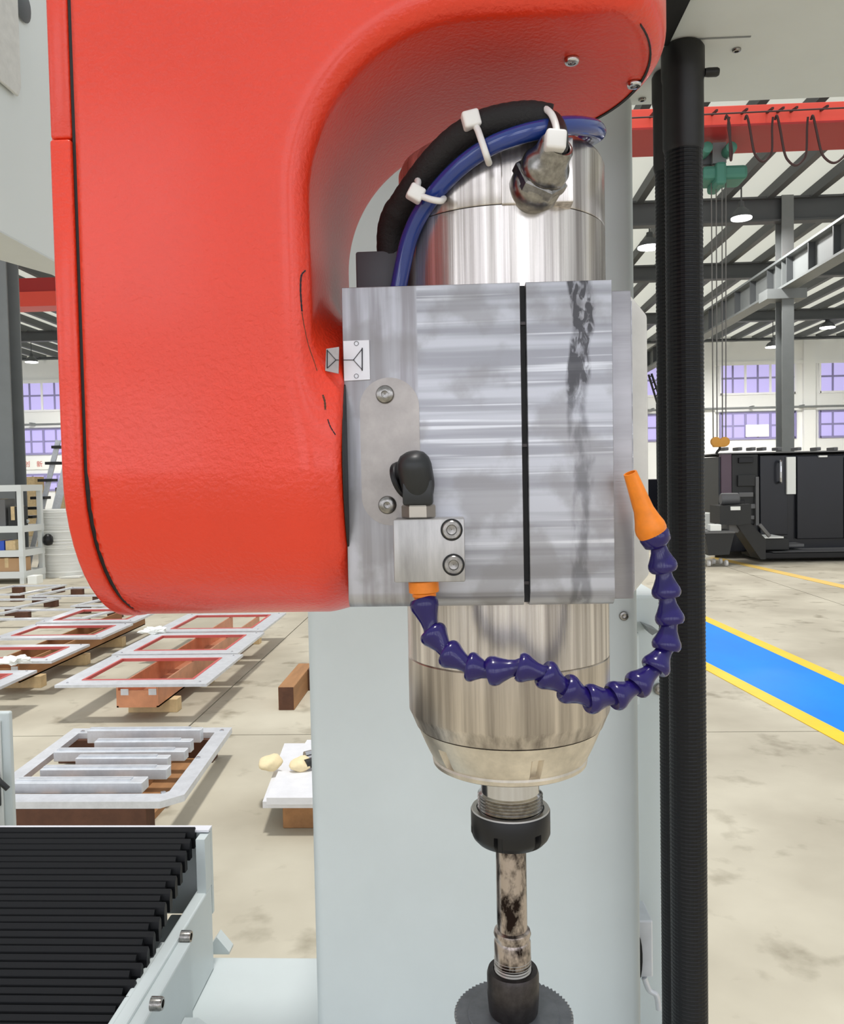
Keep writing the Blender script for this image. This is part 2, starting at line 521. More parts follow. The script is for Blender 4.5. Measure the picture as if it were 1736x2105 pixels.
add('floor_stripe', stripe((1500, 1151), (1736, 1203), (1500, 1156), (1736, 1210), 3.0, 1.0, .0045), 'yellow_faint',
    label='thin pale yellow line on bare concrete in front of black machine', cat='stripe', group='yellow floor stripes')

YW = 45.0
ZR = 8.78
add('wall_back', box(-26, 32, YW, YW + .3, 0, ZR + .4), 'wall_paint', label='tall white end wall of the hall with lilac windows', cat='wall', kind='structure')
for i, px in enumerate((1660, 1455, 1250, 210, 5)):
    add('trim_%d' % (i + 1), box(ax(px, YW) - .25, ax(px, YW) + .35, YW - .25, YW, 0, ZR), 'wall_paint', kind='structure',
        label='white pilaster strip on the end wall', group='wall pilasters', cat='pilaster')
add('trim_6', box(-26, 32, YW - .1, YW, 7.25, 7.45), 'wall_paint', kind='structure', label='thin ledge running under the roof on the end wall', cat='ledge')

# windows: rows of 2x2 lights with lilac film
def window(n, x0, width, z0, z1, secs, white):
    w = empty('window_%d' % n, (x0 + width/2, YW, z0), kind='structure', cat='window',
              label='lilac tinted hall window')
    sw = width/secs; zm = (z0 + z1)/2
    yf = YW - .04
    for s in range(secs):
        a = x0 + s*sw
        for cx in range(2):
            for cz in range(2):
                add('pane', box(a + cx*sw/2 + .05, a + (cx + 1)*sw/2 - .05, yf, YW - .01, (z0, zm)[cz] + .05, (zm, z1)[cz] - .05), 'pane', w)
        add('mullion', box(a + sw/2 - .05, a + sw/2 + .05, yf - .03, YW - .005, z0, z1), 'mullion', w)
        if s: add('mullion', box(a - .06, a + .06, yf - .05, YW - .005, z0, z1), 'mullion_white' if white else 'mullion', w)
    add('transom', box(x0, x0 + width, yf - .025, YW - .005, zm - .05, zm + .05), 'mullion', w)
    add('frame', join(box(x0 - .06, x0 + .05, yf - .04, YW - .005, z0 - .06, z1 + .06), box(x0 + width - .05, x0 + width + .06, yf - .04, YW - .005, z0 - .06, z1 + .06),
                      box(x0, x0 + width, yf - .04, YW - .005, z0 - .06, z0 + .05), box(x0, x0 + width, yf - .04, YW - .005, z1 - .05, z1 + .06)),
        'mullion_white' if white else 'mullion', w)
    return w
wn = 1
wx0 = ax(1481, YW, 800)
per = ax(1686, YW, 800) - wx0
rows = [(az(808, YW, 1600), az(744, YW, 1600), True, 'upper row'), (az(900, YW, 1600), az(848, YW, 1600), False, 'middle row'), (1.35, 2.2, False, 'lowest row')]
where = {0: 'behind the slender grey steel column', 1: 'beyond the slender grey steel column, over the black machine', -1: 'glimpsed beside the black corrugated pipes', -7: 'seen past the red spindle head', -6: ''}
for k in (-7, -1, 0, 1):
    for z0, z1, wh, rn in rows:
        if rn == 'lowest row' and k != -7: continue
        xw0 = ax(36, YW, 800) if k == -7 else wx0 + k*per
        w = window(wn, xw0, 3*(ax(87, YW, 800) - ax(36, YW, 800)) if k == -7 else ax(1635, YW, 800) - wx0, z0, z1, 3, wh)
        w['label'] = 'lilac tinted hall window in the %s, %s' % (rn, where[k]); wn += 1
wb = (ax(1533, YW - .1, 890), ax(1581, YW - .1, 890))
add('notice_board', box(wb[0], wb[1], YW - .2, YW - .1, az(898, YW, 1560), az(873, YW, 1560), .03), 'sign_white',
    label='blank white board hung over the lilac window pane', cat='board')
zp = az(837, YW - .6, 1600)
pp = empty('wall_pipe', (0, YW - .5, zp), label='thin grey pipe running level along the white end wall', cat='pipe')
add('pipe', tube([(-26, YW - .5, zp), (30, YW - .5, zp)], .06, 8), 'steel_grey', pp)
for i in range(-9, 11):
    add('bracket', box(i*2.6 - .04, i*2.6 + .04, YW - .55, YW, zp - .03, zp + .12), 'steel_grey', pp)

sg = empty('wall_sign', at(67, 960, YW - .05), label='white banner with two red characters on the end wall below the windows', cat='sign')
a, b = at(40, 966, YW), at(112, 944, YW)
add('banner', box(a[0], b[0], YW - .06, YW - .02, a[2], b[2]), 'sign_white', sg)
for ch, px in (('创', 49), ('新', 75)):
    cu = bpy.data.curves.new('character', 'FONT'); cu.body = ch; cu.size = .36; cu.extrude = .005
    o = bpy.data.objects.new('character', cu); COL.objects.link(o); o.parent = sg
    p = at(px, 959, YW - .07); o.location = Vector(p) - sg.location; o.rotation_euler = (math.pi/2, 0, 0)
    cu.materials.append(MATS['sign_red'])
    bpy.context.view_layer.update()
    me = bpy.data.meshes.new_from_object(o.evaluated_get(bpy.context.evaluated_depsgraph_get()))
    k = bpy.data.objects.new('character', me); COL.objects.link(k); k.parent = sg; k.location = o.location; k.rotation_euler = o.rotation_euler
    bpy.data.objects.remove(o); k.name = 'character'
    if not me.materials: me.materials.append(MATS['sign_red'])

# unseen end wall added behind the camera; glowing panes for reflections and front fill
YF = -12.0
add('wall_front_added', box(-26, 32, YF - .3, YF, 0, 9.0), 'wall_paint', label='tall white unseen end wall added behind the photographer', cat='wall', kind='structure')
for k in range(-3, 5):
    for z0, z1 in ((1.1, 3.0), (4.0, 7.2)):
        x0 = -2.2 + k*5.43
        w = empty('window_%d' % wn, (x0 + 1.85, YF, z0), kind='structure', cat='window', label='added glowing window in the unseen wall behind the photographer', group='added windows behind the photographer'); wn += 1
        for s_ in range(3):
            add('pane', box(x0 + s_*1.23 + .06, x0 + (s_ + 1)*1.23 - .06, YF + .01, YF + .04, z0, z1), 'pane_fill', w)
        add('frame', join(*[box(x0 + s_*1.23 - .06, x0 + s_*1.23 + .06, YF + .005, YF + .08, z0 - .06, z1 + .06) for s_ in range(4)],
                          box(x0, x0 + 3.69, YF + .005, YF + .07, z0 - .06, z0), box(x0, x0 + 3.69, YF + .005, YF + .07, z1, z1 + .06)), 'mullion_white', w)

# roof: sheets between purlins, girders across
ce = empty('ceiling', (0, 30, ZR), label='pale sheet roof on dark steel purlins and girders', cat='ceiling', kind='structure')
Y0R = 15.6
PX = [-26 + 1.1*i for i in range(53)]
for i, x in enumerate(PX):
    add('purlin', box(x - .09, x + .09, Y0R, YW, ZR - .26, ZR), 'steel_dark', ce)
    if i < len(PX) - 1:
        add('panel', box(x - .05, x + 1.1 + .05, Y0R, YW, ZR + .01 + .01*(i % 2), ZR + .05 + .01*(i % 2)), 'roof_sheet', ce)
for (yy, zb, th) in ((16.6, 8.25, .25), (22, 8.0, .3), (28.6, 8.1, .3), (36.9, 8.15, .3), (44.4, 8.5, .3)):
    add('girder', join(box(-26, 32, yy - .04, yy + .04, zb, ZR - .2), box(-26, 32, yy - th/2, yy + th/2, zb - .05, zb), box(-26, 32, yy - th/2, yy + th/2, ZR - .25, ZR - .2)), 'steel_dark', ce)

def h_column(x, y, w, d, z1, label, light=False):
    c = empty('steel_column', (x, y, 0), label=label, cat='column', kind='structure')
    m = 'steel_grey'
    add('flange', box(x - w/2, x + w/2, y - d/2, y - d/2 + .03, 0, z1), m, c)
    add('flange', box(x - w/2, x + w/2, y + d/2 - .03, y + d/2, 0, z1), m, c)
    add('web', box(x - .015, x + .015, y - d/2 + .03, y + d/2 - .03, 0, z1), m, c)
    add('base_plate', box(x - w*.7, x + w*.7, y - d*.7, y + d*.7, 0, .03), m, c)
    return c
xc = ax(1614, 22, 700)
c1 = h_column(xc, 22, .30, .45, ZR - .2, 'slender grey steel column carrying the crane runway behind the black machine')
add('bracket', box(xc - .55, xc + .45, 21.7, 22.3, 5.95, 6.2), 'steel_grey', c1)
c2 = h_column(ax(9, 14.2, 760), 14.2, .42, .42, 8.6, 'broad grey steel column standing behind the white shelving rack')
# wall light on that column
# crane runway beam
rw = empty('crane_runway', (xc, 30, 6.2), label='riveted grey crane runway girder with a pink rail along its top', cat='girder')
add('top_flange', box(xc - .2, xc + .2, 10, 44.8, 6.92, 6.98), 'steel_grey', rw)
add('rail', box(xc - .05, xc + .05, 10, 44.8, 6.98, 7.06), 'red_seal', rw)
add('web', box(xc - .02, xc + .02, 10, 44.8, 6.25, 6.92), 'steel_grey', rw)
add('bottom_flange', box(xc - .2, xc + .2, 10, 44.8, 6.2, 6.26), 'steel_grey', rw)
st = None
for i in range(26):
    y = 11 + i*1.3
    if st is None: st = add('stiffener', box(xc - .18, xc - .02, y, y + .04, 6.26, 6.92), 'steel_dark', rw); sy = y
    else:
        s2 = dup(st); s2.location = (0, y - sy, 0)

# red overhead crane over the walkway
cr = empty('bridge_crane', (6, 13.5, 7.0), label='bright red overhead crane girder with looping cables, beyond the corrugated pipes', cat='crane')
yb0, yb1 = 13.0, 14.05
z0c = az(253, yb0, 1600); z1c = az(213, yb0, 1600)
add('girder_box', box(-9, xc - .3, yb0, yb1, z0c, z1c, .01), 'crane_red', cr)
add('bottom_flange', box(-9, xc - .3, yb0 - .02, yb1 + .02, z0c - .03, z0c), 'crane_red_dark', cr)  # underside of the box, its shade painted in as darker red
zw = az(230, yb0 - .25, 1600)
wire = add('festoon_wire', tube([(-9, yb0 - .25, zw - .1), (xc - .35, yb0 - .25, zw + .04)], .012, 6), 'cable_dark', cr)
for px in (1345, 1475, 1537, 1590, 1612, 1640, 1703):
    x = ax(px, yb0 - .25, 230)
    add('wire_hanger', bar((x, yb0 - .25, zw + .06), (x, yb0, zw + .1), .03, .03), 'cable_dark', cr)
loops = [(1495, 1500, 330), (1536, 1590, 332), (1598, 1662, 340), (1672, 1745, 335), (1750, 1820, 335)]
for xa, xb, yb in loops:
    pts = [at(xa - 4, 246, yb0 - .2), at(xa, 238, yb0 - .25), at(xa + 6, 262, yb0 - .2)]
    for t in (0.15, .3, .5, .7, .85):
        px = xa + 6 + (xb - xa)*t; py = 262 + (yb - 262)*(1 - (2*t - 1)**2)**.6
        pts.append(at(px, py, yb0 - .15))
    pts.append(at(xb - 2, 262, yb0 - .2)); pts.append(at(xb, 240, yb0 - .25))
    add('festoon_cable', tube(spline(pts, 6), .018, 6), 'cable_dark', cr)
# hoist hanging under it
yh = 13.5
ho = empty('hoist', at(1490, 370, yh), label='green electric hoist trolley hanging from red crane girder', cat='hoist')
def pxbox(xa, xb, ya, yb, Y, d, bev=0.0):
    p, q = at(xa, yb, Y), at(xb, ya, Y)
    return box(p[0], q[0], Y, Y + d, p[2], q[2], bev)
add('drum_housing', pxbox(1446, 1540, 336, 368, yh - .1, .5, .06), 'hoist_green', ho)
add('gearbox', pxbox(1474, 1496, 330, 378, yh - .16, .55, .05), 'hoist_green', ho)
for xa, xb in ((1446, 1466), (1494, 1518)):
    add('trolley_motor', lathe([(.04, 0), (.085, .02), (.09, .06), (.09, .3), (.06, .34)], at((xa + xb)/2, 301, yh - .25), (0, 1, 0), 20), 'hoist_green', ho, smooth=40)
add('trolley_plate', pxbox(1466, 1494, 292, 336, yh, .06), 'steel_grey', ho)
add('side_arm', pxbox(1446, 1470, 312, 338, yh + .1, .1, .02), 'steel_dark', ho)
for i, (xa, xb) in enumerate(((1463, 1467), (1473, 1475), (1485, 1486), (1493, 1493))):
    add('rope', tube([at(xa, 368, yh + .1), at(xb, 903, yh + .1)], .010, 6), 'rope', ho)
hk = empty('hook_block', at(1481, 926, yh), label='yellow hook block hanging on ropes above the black machine', cat='hook')
for xa in (1472, 1490):
    p = at(xa, 908, yh + .1)
    add('sheave_cover', lathe([(.03, -.05), (.075, -.04), (.08, 0), (.075, .04), (.03, .05)], p, (0, 1, 0), 20), 'hook_yellow', hk, smooth=40)
add('crosshead', pxbox(1468, 1494, 905, 919, yh + .06, .1, .02), 'hook_yellow', hk)
add('hook', tube(spline([at(1481, 918, yh + .1), at(1480, 923, yh + .1), at(1476, 928, yh + .1), at(1474, 932, yh + .1), at(1477, 935, yh + .1)], 5), .02, 8), 'black_oxide', hk)

# second crane seen past the head
c2r = empty('bridge_crane', (-8, 25.5, 7), label='dark red crane girder glimpsed past the spindle head near the grey column', cat='crane')
add('girder_box', box(-24, 2, 25, 25.6, az(601, 25, 70), az(571, 25, 70), .01), 'crane_red_dark', c2r)
add('bottom_flange', box(-24, 2, 24.9, 25.7, az(631, 25, 70), az(601, 25, 70)), 'crane_red', c2r)

# high bay lamps
def bay_lamp(px, py, Y, r, label, watt=220):
    p = at(px, py, Y)
    ld_ = bpy.data.lights.new('lamp_light', 'AREA'); ld_.shape = 'DISK'; ld_.size = r*1.9; ld_.energy = watt; ld_.color = (1, .98, .95)
    L = empty('high_bay_lamp', p, label=label, cat='lamp', group='high bay lamps')
    add('reflector', lathe([(r*1.02, 0), (r, .02), (r*.75, .16), (r*.3, .26), (r*.25, .40)], p, (0, 0, 1), 20, False), 'steel_dark', L, smooth=40)
    add('lens', lathe([(r*.98, -.03), (r*.98, .01)], p, (0, 0, 1), 20), 'lamp_glow', L)
    lo_ = bpy.data.objects.new('lamp_light', ld_); COL.objects.link(lo_); lo_.parent = L; lo_.location = (0, 0, -.05)
    add('hanger', tube([p + np.array([0, 0, .38]), (p[0], p[1], ZR)], .02, 6), 'steel_dark', L)
bay_lamp(1525, 448, 21.0, .25, 'round lamp hanging beside the dark roof girder below the green hoist')
bay_lamp(1336, 508, 23.5, .33, 'round lamp half hidden behind the black corrugated pipes')
bay_lamp(1702, 673, 37.0, .32, 'round lamp between purlins beyond the slender grey steel column')
bay_lamp(1590, 713, 38.5, .33, 'round lamp above the upper lilac window, beside the slender grey steel column', 800)
bay_lamp(65, 744, 38.5, .29, 'round lamp on the end wall between red head and broad column', 800)

# ================================================================== black machine and neighbours
YM = 14.7
def mbox(xa, xb, ya, yb, d0=0.0, d1=.4, bev=0.0):
    p, q = at(xa, yb, YM + d0), at(xb, ya, YM + d0)
    return box(p[0], q[0], YM + d0, YM + d1, p[2], q[2], bev)
mm = empty('machining_centre', (ax(1650, YM), YM, 0), label='large black machining centre standing beyond the blue walkway', cat='machine')
xr = 1900
p, q = at(1483, 1130, YM), at(xr, 930, YM)
add('cabinet', box(p[0], q[0], YM + .1, YM + 2.4, .12, q[2], .02), 'cnc_navy', mm)
add('top_rail', mbox(1483, xr, 925, 931, .05, 2.4), 'cnc_grey', mm)
add('end_panel', mbox(1484, 1505, 933, 1018, .06, .2, .01), 'cnc_mauve', mm)
add('service_panel', mbox(1506, 1559, 934, 1078, .05, .2, .01), 'cnc_dark', mm)
for (xa, xb, ya, yb, mt) in ((1520, 1550, 940, 952, 'black_oxide'), (1518, 1556, 976, 1000, 'cnc_dark'), (1520, 1550, 1012, 1022, 'cnc_grey'), (1536, 1556, 1036, 1046, 'cnc_grey'), (1538, 1552, 1060, 1068, 'cnc_grey'), (1512, 1532, 1028, 1040, 'black_oxide')):
    add('service_box', mbox(xa, xb, ya, yb, .0, .1, .01), mt, mm)
add('corner_post', mbox(1555, 1561, 980, 1080, -.02, .1), 'cnc_grey', mm)
add('door', mbox(1564, 1620, 936, 1100, .02, .12, .01), 'cnc_navy', mm)
hd = add('door_handle', tube(spline([at(1606, 950, YM), at(1606, 950, YM - .1), at(1606, 990, YM - .1), at(1606, 990, YM)], 4), .02, 8), 'chrome', mm)
add('door', mbox(1640, 1735, 936, 1108, .02, .12, .01), 'cnc_navy', mm)
add('panel', mbox(1740, xr, 936, 1108, .02, .12, .01), 'cnc_navy', mm)
add('control_light', mbox(1685, 1702, 936, 940, -.02, .05), 'sign_white', mm)
add('sign_strip', mbox(1619, 1637, 939, 1016, -.03, .05, .004), 'sign_white', mm, label='tall blank white strip')
for px in (1490, 1518, 1546, 1568, 1600, 1640, 1680, 1715):
    add('roof_fitting', mbox(px, px + 9, 919, 926, .3, .6, .01), 'cnc_grey', mm)
add('tank', mbox(1570, 1624, 1106, 1132, -.5, .2, .02), 'cnc_dark', mm)
add('tank_lid', mbox(1570, 1612, 1103, 1107, -.52, .0), 'sign_white', mm)
add('base_tray', mbox(1562, xr, 1131, 1150, -.6, .3, .02), 'black_oxide', mm)
add('tray_rim', mbox(1590, xr, 1131, 1135, -.62, .25), 'cnc_grey', mm)
add('tray_fitting', mbox(1622, 1654, 1118, 1124, -.3, .1), 'cnc_grey', mm)
# chip conveyor climbing out of it
cv = empty('chip_conveyor', (ax(1530, YM), YM - .8, 0), label='dark inclined chip conveyor climbing out of the black machine', cat='conveyor')
def poly_px(pts, Y, d): return prism([(at(x, y, Y)[0], at(x, y, Y)[2]) for x, y in pts], 'xz', Y, Y + d)
add('incline', poly_px([(1515, 1078), (1540, 1072), (1575, 1108), (1575, 1150), (1565, 1150)], YM - .95, .45), 'cnc_dark', cv)
add('head', poly_px([(1481, 1040), (1545, 1036), (1545, 1075), (1520, 1080), (1481, 1078)], YM - 1.0, .55), 'cnc_dark', cv)
add('drive_motor', lathe([(.09, 0), (.1, .02), (.1, .28), (.07, .3)], at(1482, 1026, YM - .75), (1, 0, 0), 18), 'cnc_grey', cv, smooth=40)
add('side_rail', bar(at(1562, 1078, YM - 1.0), at(1583, 1103, YM - 1.0), .05, .05), 'cnc_grey', cv)
add('plate', pxbox(1503, 1523, 1041, 1049, YM - 1.02, .02), 'sign_white', cv, label='small white plate')
add('discharge_chute', poly_px([(1500, 1078), (1530, 1078), (1518, 1095), (1500, 1095)], YM - .9, .4), 'cnc_grey', cv)
bn = empty('chip_bin', (ax(1480, YM - 1), YM - .9, 0), label='dark grey chip bin on white castors under the conveyor head', cat='bin')
add('tub', poly_px([(1449, 1096), (1511, 1094), (1500, 1140), (1458, 1142)], YM - 1.2, .6), 'cnc_dark', bn)
add('rim', pxbox(1447, 1512, 1092, 1097, YM - 1.22, .64), 'cnc_grey', bn)
for px in (1458, 1468, 1482, 1494):
    p = at(px, 1146, YM - 1.1 + (.3 if px in (1468, 1482) else 0)); 
    add('castor', lathe([(.03, -.02), (.05, -.018), (.05, .018), (.03, .02)], (p[0], p[1], .052), (1, 0, 0), 16), 'nylon', bn, smooth=40)
add('carton', box(ax(1440, YM + .3), ax(1470, YM + .3), YM + .3, YM + .7, 0, az(1055, YM + .3, 1450), .01), 'sign_white', label='white carton standing behind the chip bin', cat='box')
add('carton', pxbox(1461, 1484, 1078, 1092, YM - 1.2, .17, .01), 'sign_white', label='small white box lying on top of the chip bin', cat='box')
add('door_1', pxbox(1440, 1474, 966, 1060, 30, .2), 'brown_door', label='dull brown door panel beyond the corrugated pipes', cat='door', kind='structure')
add('partition', box(ax(1437, 30), ax(1483, 30), 30.25, 30.4, 0, az(940, 30, 1460)), 'wall_paint', label='low white partition behind the brown door panel', cat='partition', kind='structure')
# dark lattice stair glimpsed between head and pipes
la = empty('lattice_stair', at(1345, 860, 38), label='dark lattice stair rail glimpsed beside the corrugated pipes', cat='stair')
for (p0, p1) in (((1334, 770), (1362, 862)), ((1340, 768), (1368, 850))):
    add('rail', tube([at(*p0, 38), at(*p1, 38)], .05, 6), 'cnc_dark', la)
for t in (.05, .2, .35, .5, .65, .8, .95):
    add('rung', tube([at(1334 + 28*t, 770 + 92*t, 38), at(1340 + 28*t, 768 + 82*t, 38)], .03, 5), 'cnc_dark', la)
add('post', tube([(at(1352, 830, 38)[0], 38.05, 0), (at(1352, 830, 38)[0], 38.05, at(1352, 830, 38)[2])], .05, 6), 'cnc_dark', la)
add('dark_cabinet', box(ax(1330, 20), ax(1354, 20), 20, 20.4, 0, az(985, 20, 1345), .02), 'cnc_navy', label='narrow dark cabinet glimpsed between orange nozzle and pipes', cat='cabinet')

# ================================================================== rack, roll, ladder at the far end
YK = 12.6
rk = empty('shelving_rack', (ax(10, YK), YK, 0), label='white shelving rack in front of the broad grey column', cat='rack')
xk1 = ax(44, YK, 1100); xk0 = xk1 - 1.7
zt = az(997, YK, 20)
for x, y in ((xk0, YK), (xk1, YK), (xk0, YK + .6), (xk1, YK + .6)):
    add('post', box(x - .035, x + .035, y - .035, y + .035, 0, zt), 'rack_white', rk)
for z in (zt - .05, az(1088, YK, 20), az(1138, YK, 20), az(1182, YK, 20)):
    add('shelf', box(xk0 - .04, xk1 + .04, YK - .04, YK + .64, z - .05, z + .05), 'rack_white', rk)
add('brace', bar((xk1 - .33, YK + .3, az(1045, YK, 20)), (xk1 - .04, YK + .3, az(1075, YK, 40)), .04, .04), 'rack_white', rk)
zs = [az(1088, YK, 20) + .05, az(1138, YK, 20) + .05, az(1182, YK, 20) + .05]
def carton(x0, x1, z, h, m, label, name='carton', d=.3):
    e = empty(name, ((x0 + x1)/2, YK + .2, z), label=label, cat='box')
    add('body', box(x0, x1, YK + .03, YK + .03 + d, z, z + h, .006), m, e)
    add('tape', box((x0 + x1)/2 - .03, (x0 + x1)/2 + .03, YK + .026, YK + .034 + d, z + h*.3, z + h + .004), 'wood_pale', e)
carton(xk1 - .5, xk1 + .02 - .06, zs[2], .21, 'cardboard', 'brown cardboard carton on the lowest rack shelf')
carton(xk1 - .28, xk1 - .12, zs[1], .15, 'wood_pale', 'small pale open carton on the middle rack shelf')
carton(xk1 - .5, xk1 - .30, zs[1], .15, 'box_blue', 'blue box beside the pale carton on the rack')
carton(xk1 - .22, xk1 - .06, zs[0], .3, 'cnc_dark', 'tall dark case on the upper rack shelf')
carton(xk1 - .55, xk1 - .26, zs[0], .42, 'cnc_grey', 'grey tool case on the upper rack shelf')
add('white_carton', box(xk1 + .12, xk1 + .27, YK - .1, YK + .1, 0, .13, .004), 'sign_white', label='small white box on the floor beside the rack', cat='box')
add('sack', lathe([(.02, 0), (.06, .01), (.08, .06), (.075, .14), (.04, .18), (.02, .19)], (xk1 + .118, YK + .6, .55), (0, 0, 1), 14), 'black_oxide',
    label='dark bag hanging on the rack post', cat='bag', smooth=60)

pr = atz(118, 1188, 0.0)
YRl = pr[1] + .36
rl = empty('foam_roll', (pr[0], YRl, 0), label='tall white roll of foam sheet standing on the floor behind red head', cat='roll')
prof = [(.37, 0)]
for i in range(40):
    z = .03 + i*.027
    prof += [(.375 + .006*random.random(), z), (.372, z + .013)]
prof += [(.375, 1.12), (.36, 1.13), (.1, 1.13)]
add('sheet', lathe(prof, (pr[0], YRl, 0), (0, 0, 1), 40), 'foam_white', rl, smooth=50)
add('loose_flap', prism([(pr[0] + .1, YRl - .5), (pr[0] + .42, YRl - .45), (pr[0] + .40, YRl - .25), (pr[0] + .15, YRl - .37)], 'xy', 0.004, .03), 'foam_white', rl)

YL = 14.6
ld = empty('step_ladder', at(95, 1130, YL), label='grey aluminium step ladder leaning beside the white foam roll', cat='ladder')
def lad(px, py): return at(px, py, YL)
add('stile', bar(at(56, 1174, YL), at(120, 905, YL), .09, .03), 'galv', ld)
add('stile', bar(at(84, 1174, YL), at(150, 905, YL), .14, .03), 'galv', ld)
for (xa, xb, y) in ((112, 130, 919), (99, 127, 952), (84, 112, 987), (69, 98, 1023), (62, 86, 1044), (52, 74, 1062)):
    p0, p1 = at(xa, y, YL), at(xb, y, YL)
    add('tread', box(p0[0], p1[0], YL - .12, YL + .12, p0[2] - .03, p0[2] + .02), 'cnc_dark', ld)
for i, (px, py, w, h, m, lb) in enumerate(((118, 1025, 12, 30, 'wood_pale', 'pale wooden crate beyond the ladder'), (58, 1000, 14, 40, 'wood_pale', 'stacked pale goods behind the rack'),
                                         (122, 1008, 20, 12, 'cnc_grey', 'grey parts on the crate beyond the ladder'))):
    add('goods_crate', box(ax(px - w/2, 24 + i), ax(px + w/2 + 6, 24 + i), 24 + i, 24.6 + i, 0, az(py - h/2, 24 + i, px), .02), m, label=lb, cat='crate')

# ================================================================== plate frames lying on the floor
def plate_frame(x0, x1, y0, y1, h, bw, label, red=True, skew=0.0):
    e = empty('panel_frame', ((x0 + x1)/2, (y0 + y1)/2, h - .02), label=label, cat='frame', group='metal panel frames laid out on the floor')
    o = [(x0, y0), (x1, y0), (x1 + skew, y1), (x0 + skew, y1)]
    i_ = [(x0 + bw, y0 + bw), (x1 - bw, y0 + bw), (x1 + skew - bw, y1 - bw), (x0 + skew + bw, y1 - bw)]
    add('border_plate', ring_plate(o, i_, h - .018, h), 'galv', e)
    if red:
        g = .016
        i2 = [(x0 + bw + g, y0 + bw + g), (x1 - bw - g, y0 + bw + g), (x1 + skew - bw - g, y1 - bw - g), (x0 + skew + bw + g, y1 - bw - g)]
        add('seal_strip', ring_plate(i_, i2, h - .016, h + .004), 'red_seal', e)
    for (fx, fy) in ((.06, .06), (.94, .06), (.06, .94), (.94, .94)):
        p = (x0 + (x1 - x0)*fx + skew*fy, y0 + (y1 - y0)*fy)
        add('bolt', lathe([(.008, 0), (.008, .004), (.004, .006)], (*p, h), (0, 0, 1), 8), 'chrome', e)
    return e
def trough(x0, x1, y0, y1, h, zb, label, m='copper'):
    e = empty('copper_trough', ((x0 + x1)/2, (y0 + y1)/2, zb), label=label, cat='trough', group='copper troughs under the panel frames')
    add('side_wall', box(x0, x0 + .012, y0, y1, zb, h), m, e)
    add('side_wall', box(x1 - .012, x1, y0, y1, zb, h), m, e)
    add('bottom', box(x0, x1, y0, y1, zb, zb + .01), m, e)
    add('end_wall', box(x0 + .012, x1 - .012, y0, y0 + .012, zb + .01, h - .03), m, e)
    for x in (x0 + .03, x1 - .06):
        add('clip', box(x, x + .05, y0 - .004, y0, h - .06, h - .02), 'galv', e)
    yy = y0 + .2
    k = 0
    while yy < y1 - .1:
        add('wood_block', box(x0 - .01, x1 + .05, yy, yy + .09, 0, zb - .001, .004), 'wood_pale', label='pale wooden block under copper trough, %s' % (['nearest end', 'next in', 'further back', 'far back', 'last but one', 'farthest'][min(k, 5)] + ' of the ' + label.split(' under')[0]), cat='block', group='blocks under troughs')
        yy += .75; k += 1
    return e
HF = .25
fr = [(-2.575, -1.60, 5.07, 5.95, 'nearest copper-backed panel frame with red seal, in front of the other two in its row'),
      (-2.60, -1.65, 5.99, 6.83, 'middle copper-backed panel frame with red seal in the row of three'),
      (-2.64, -1.68, 6.90, 7.85, 'farthest copper-backed panel frame with red seal, partly under the red head')]
for (a, b, c, d, lb) in fr: plate_frame(a, b, c, d, HF, .12, lb)
trough(-2.20, -1.93, 5.12, 7.8, HF - .02, .09, 'long copper trough under the row of three red-sealed frames')
fl2 = [(-3.83, -2.91, 4.95, 5.5, 'short panel frame cut by the picture edge near the white column corner'),
       (-3.88, -2.95, 5.78, 6.40, 'panel frame with red seal next to the picture edge, beside scraps of paper'),
       (-3.92, -2.98, 6.68, 7.35, 'panel frame with red seal in the outer row, before the last one'),
       (-3.94, -3.01, 7.45, 8.3, 'last panel frame of the outer row, below the curved bottom of red head')]
for (a, b, c, d, lb) in fl2: plate_frame(a, b, c, d, HF, .11, lb)
trough(-3.45, -3.2, 5.8, 8.2, HF - .02, .09, 'brown trough under the outer row of frames', 'wood')
# far frames on dark blocks
ff = [(-5.3, -4.0, 8.6, 9.3), (-4.6, -3.5, 9.5, 10.3), (-6.2, -5.2, 9.4, 10.2), (-5.6, -4.6, 10.4, 11.3), (-4.4, -3.5, 10.6, 11.4), (-6.6, -5.8, 10.6, 11.6)]
fw = ['nearest long', 'second', 'outermost', 'fourth', 'fifth', 'farthest']
for i, (a, b, c, d) in enumerate(ff):
    plate_frame(a, b, c, d, .10, .07, '%s thin metal frame of the group before the white rack and foam roll' % fw[i], red=False, skew=.15)
    for k, (bx, by) in enumerate(((a + .05, c + .02), (b - .15, c + .02), (b - .02, d - .12), (a + .2, d - .12))):
        add('support_block', box(bx, bx + .16, by, by + .08, 0, .08, .004), 'wood_dark', label='dark wooden block under the %s of the %s thin metal frame' % (['near outer corner', 'near inner corner', 'far inner corner', 'far outer corner'][k], fw[i]), cat='block', group='blocks under the %s thin frame' % fw[i])
# scraps of paper on the frames
for (px, py, lb) in ((318, 1300, 'crumpled white paper lying between the copper-backed frames'), (28, 1362, 'crumpled paper strip on the outer panel frame')):
    p = atz(px, py, HF + .004)
    bm = bmesh.new(); bmesh.ops.create_icosphere(bm, subdivisions=3, radius=.07)
    for v in bm.verts:
        k = 1 + .5*math.sin(v.co.x*90 + px) * math.cos(v.co.y*70)
        v.co = Vector((v.co.x*k*1.5, v.co.y*k*1.3, max(v.co.z, -.03)*.4*k)) + Vector((p[0], p[1], p[2] + .014))
    add('paper_scrap', from_bm(bm), 'sign_white', label=lb, cat='paper')

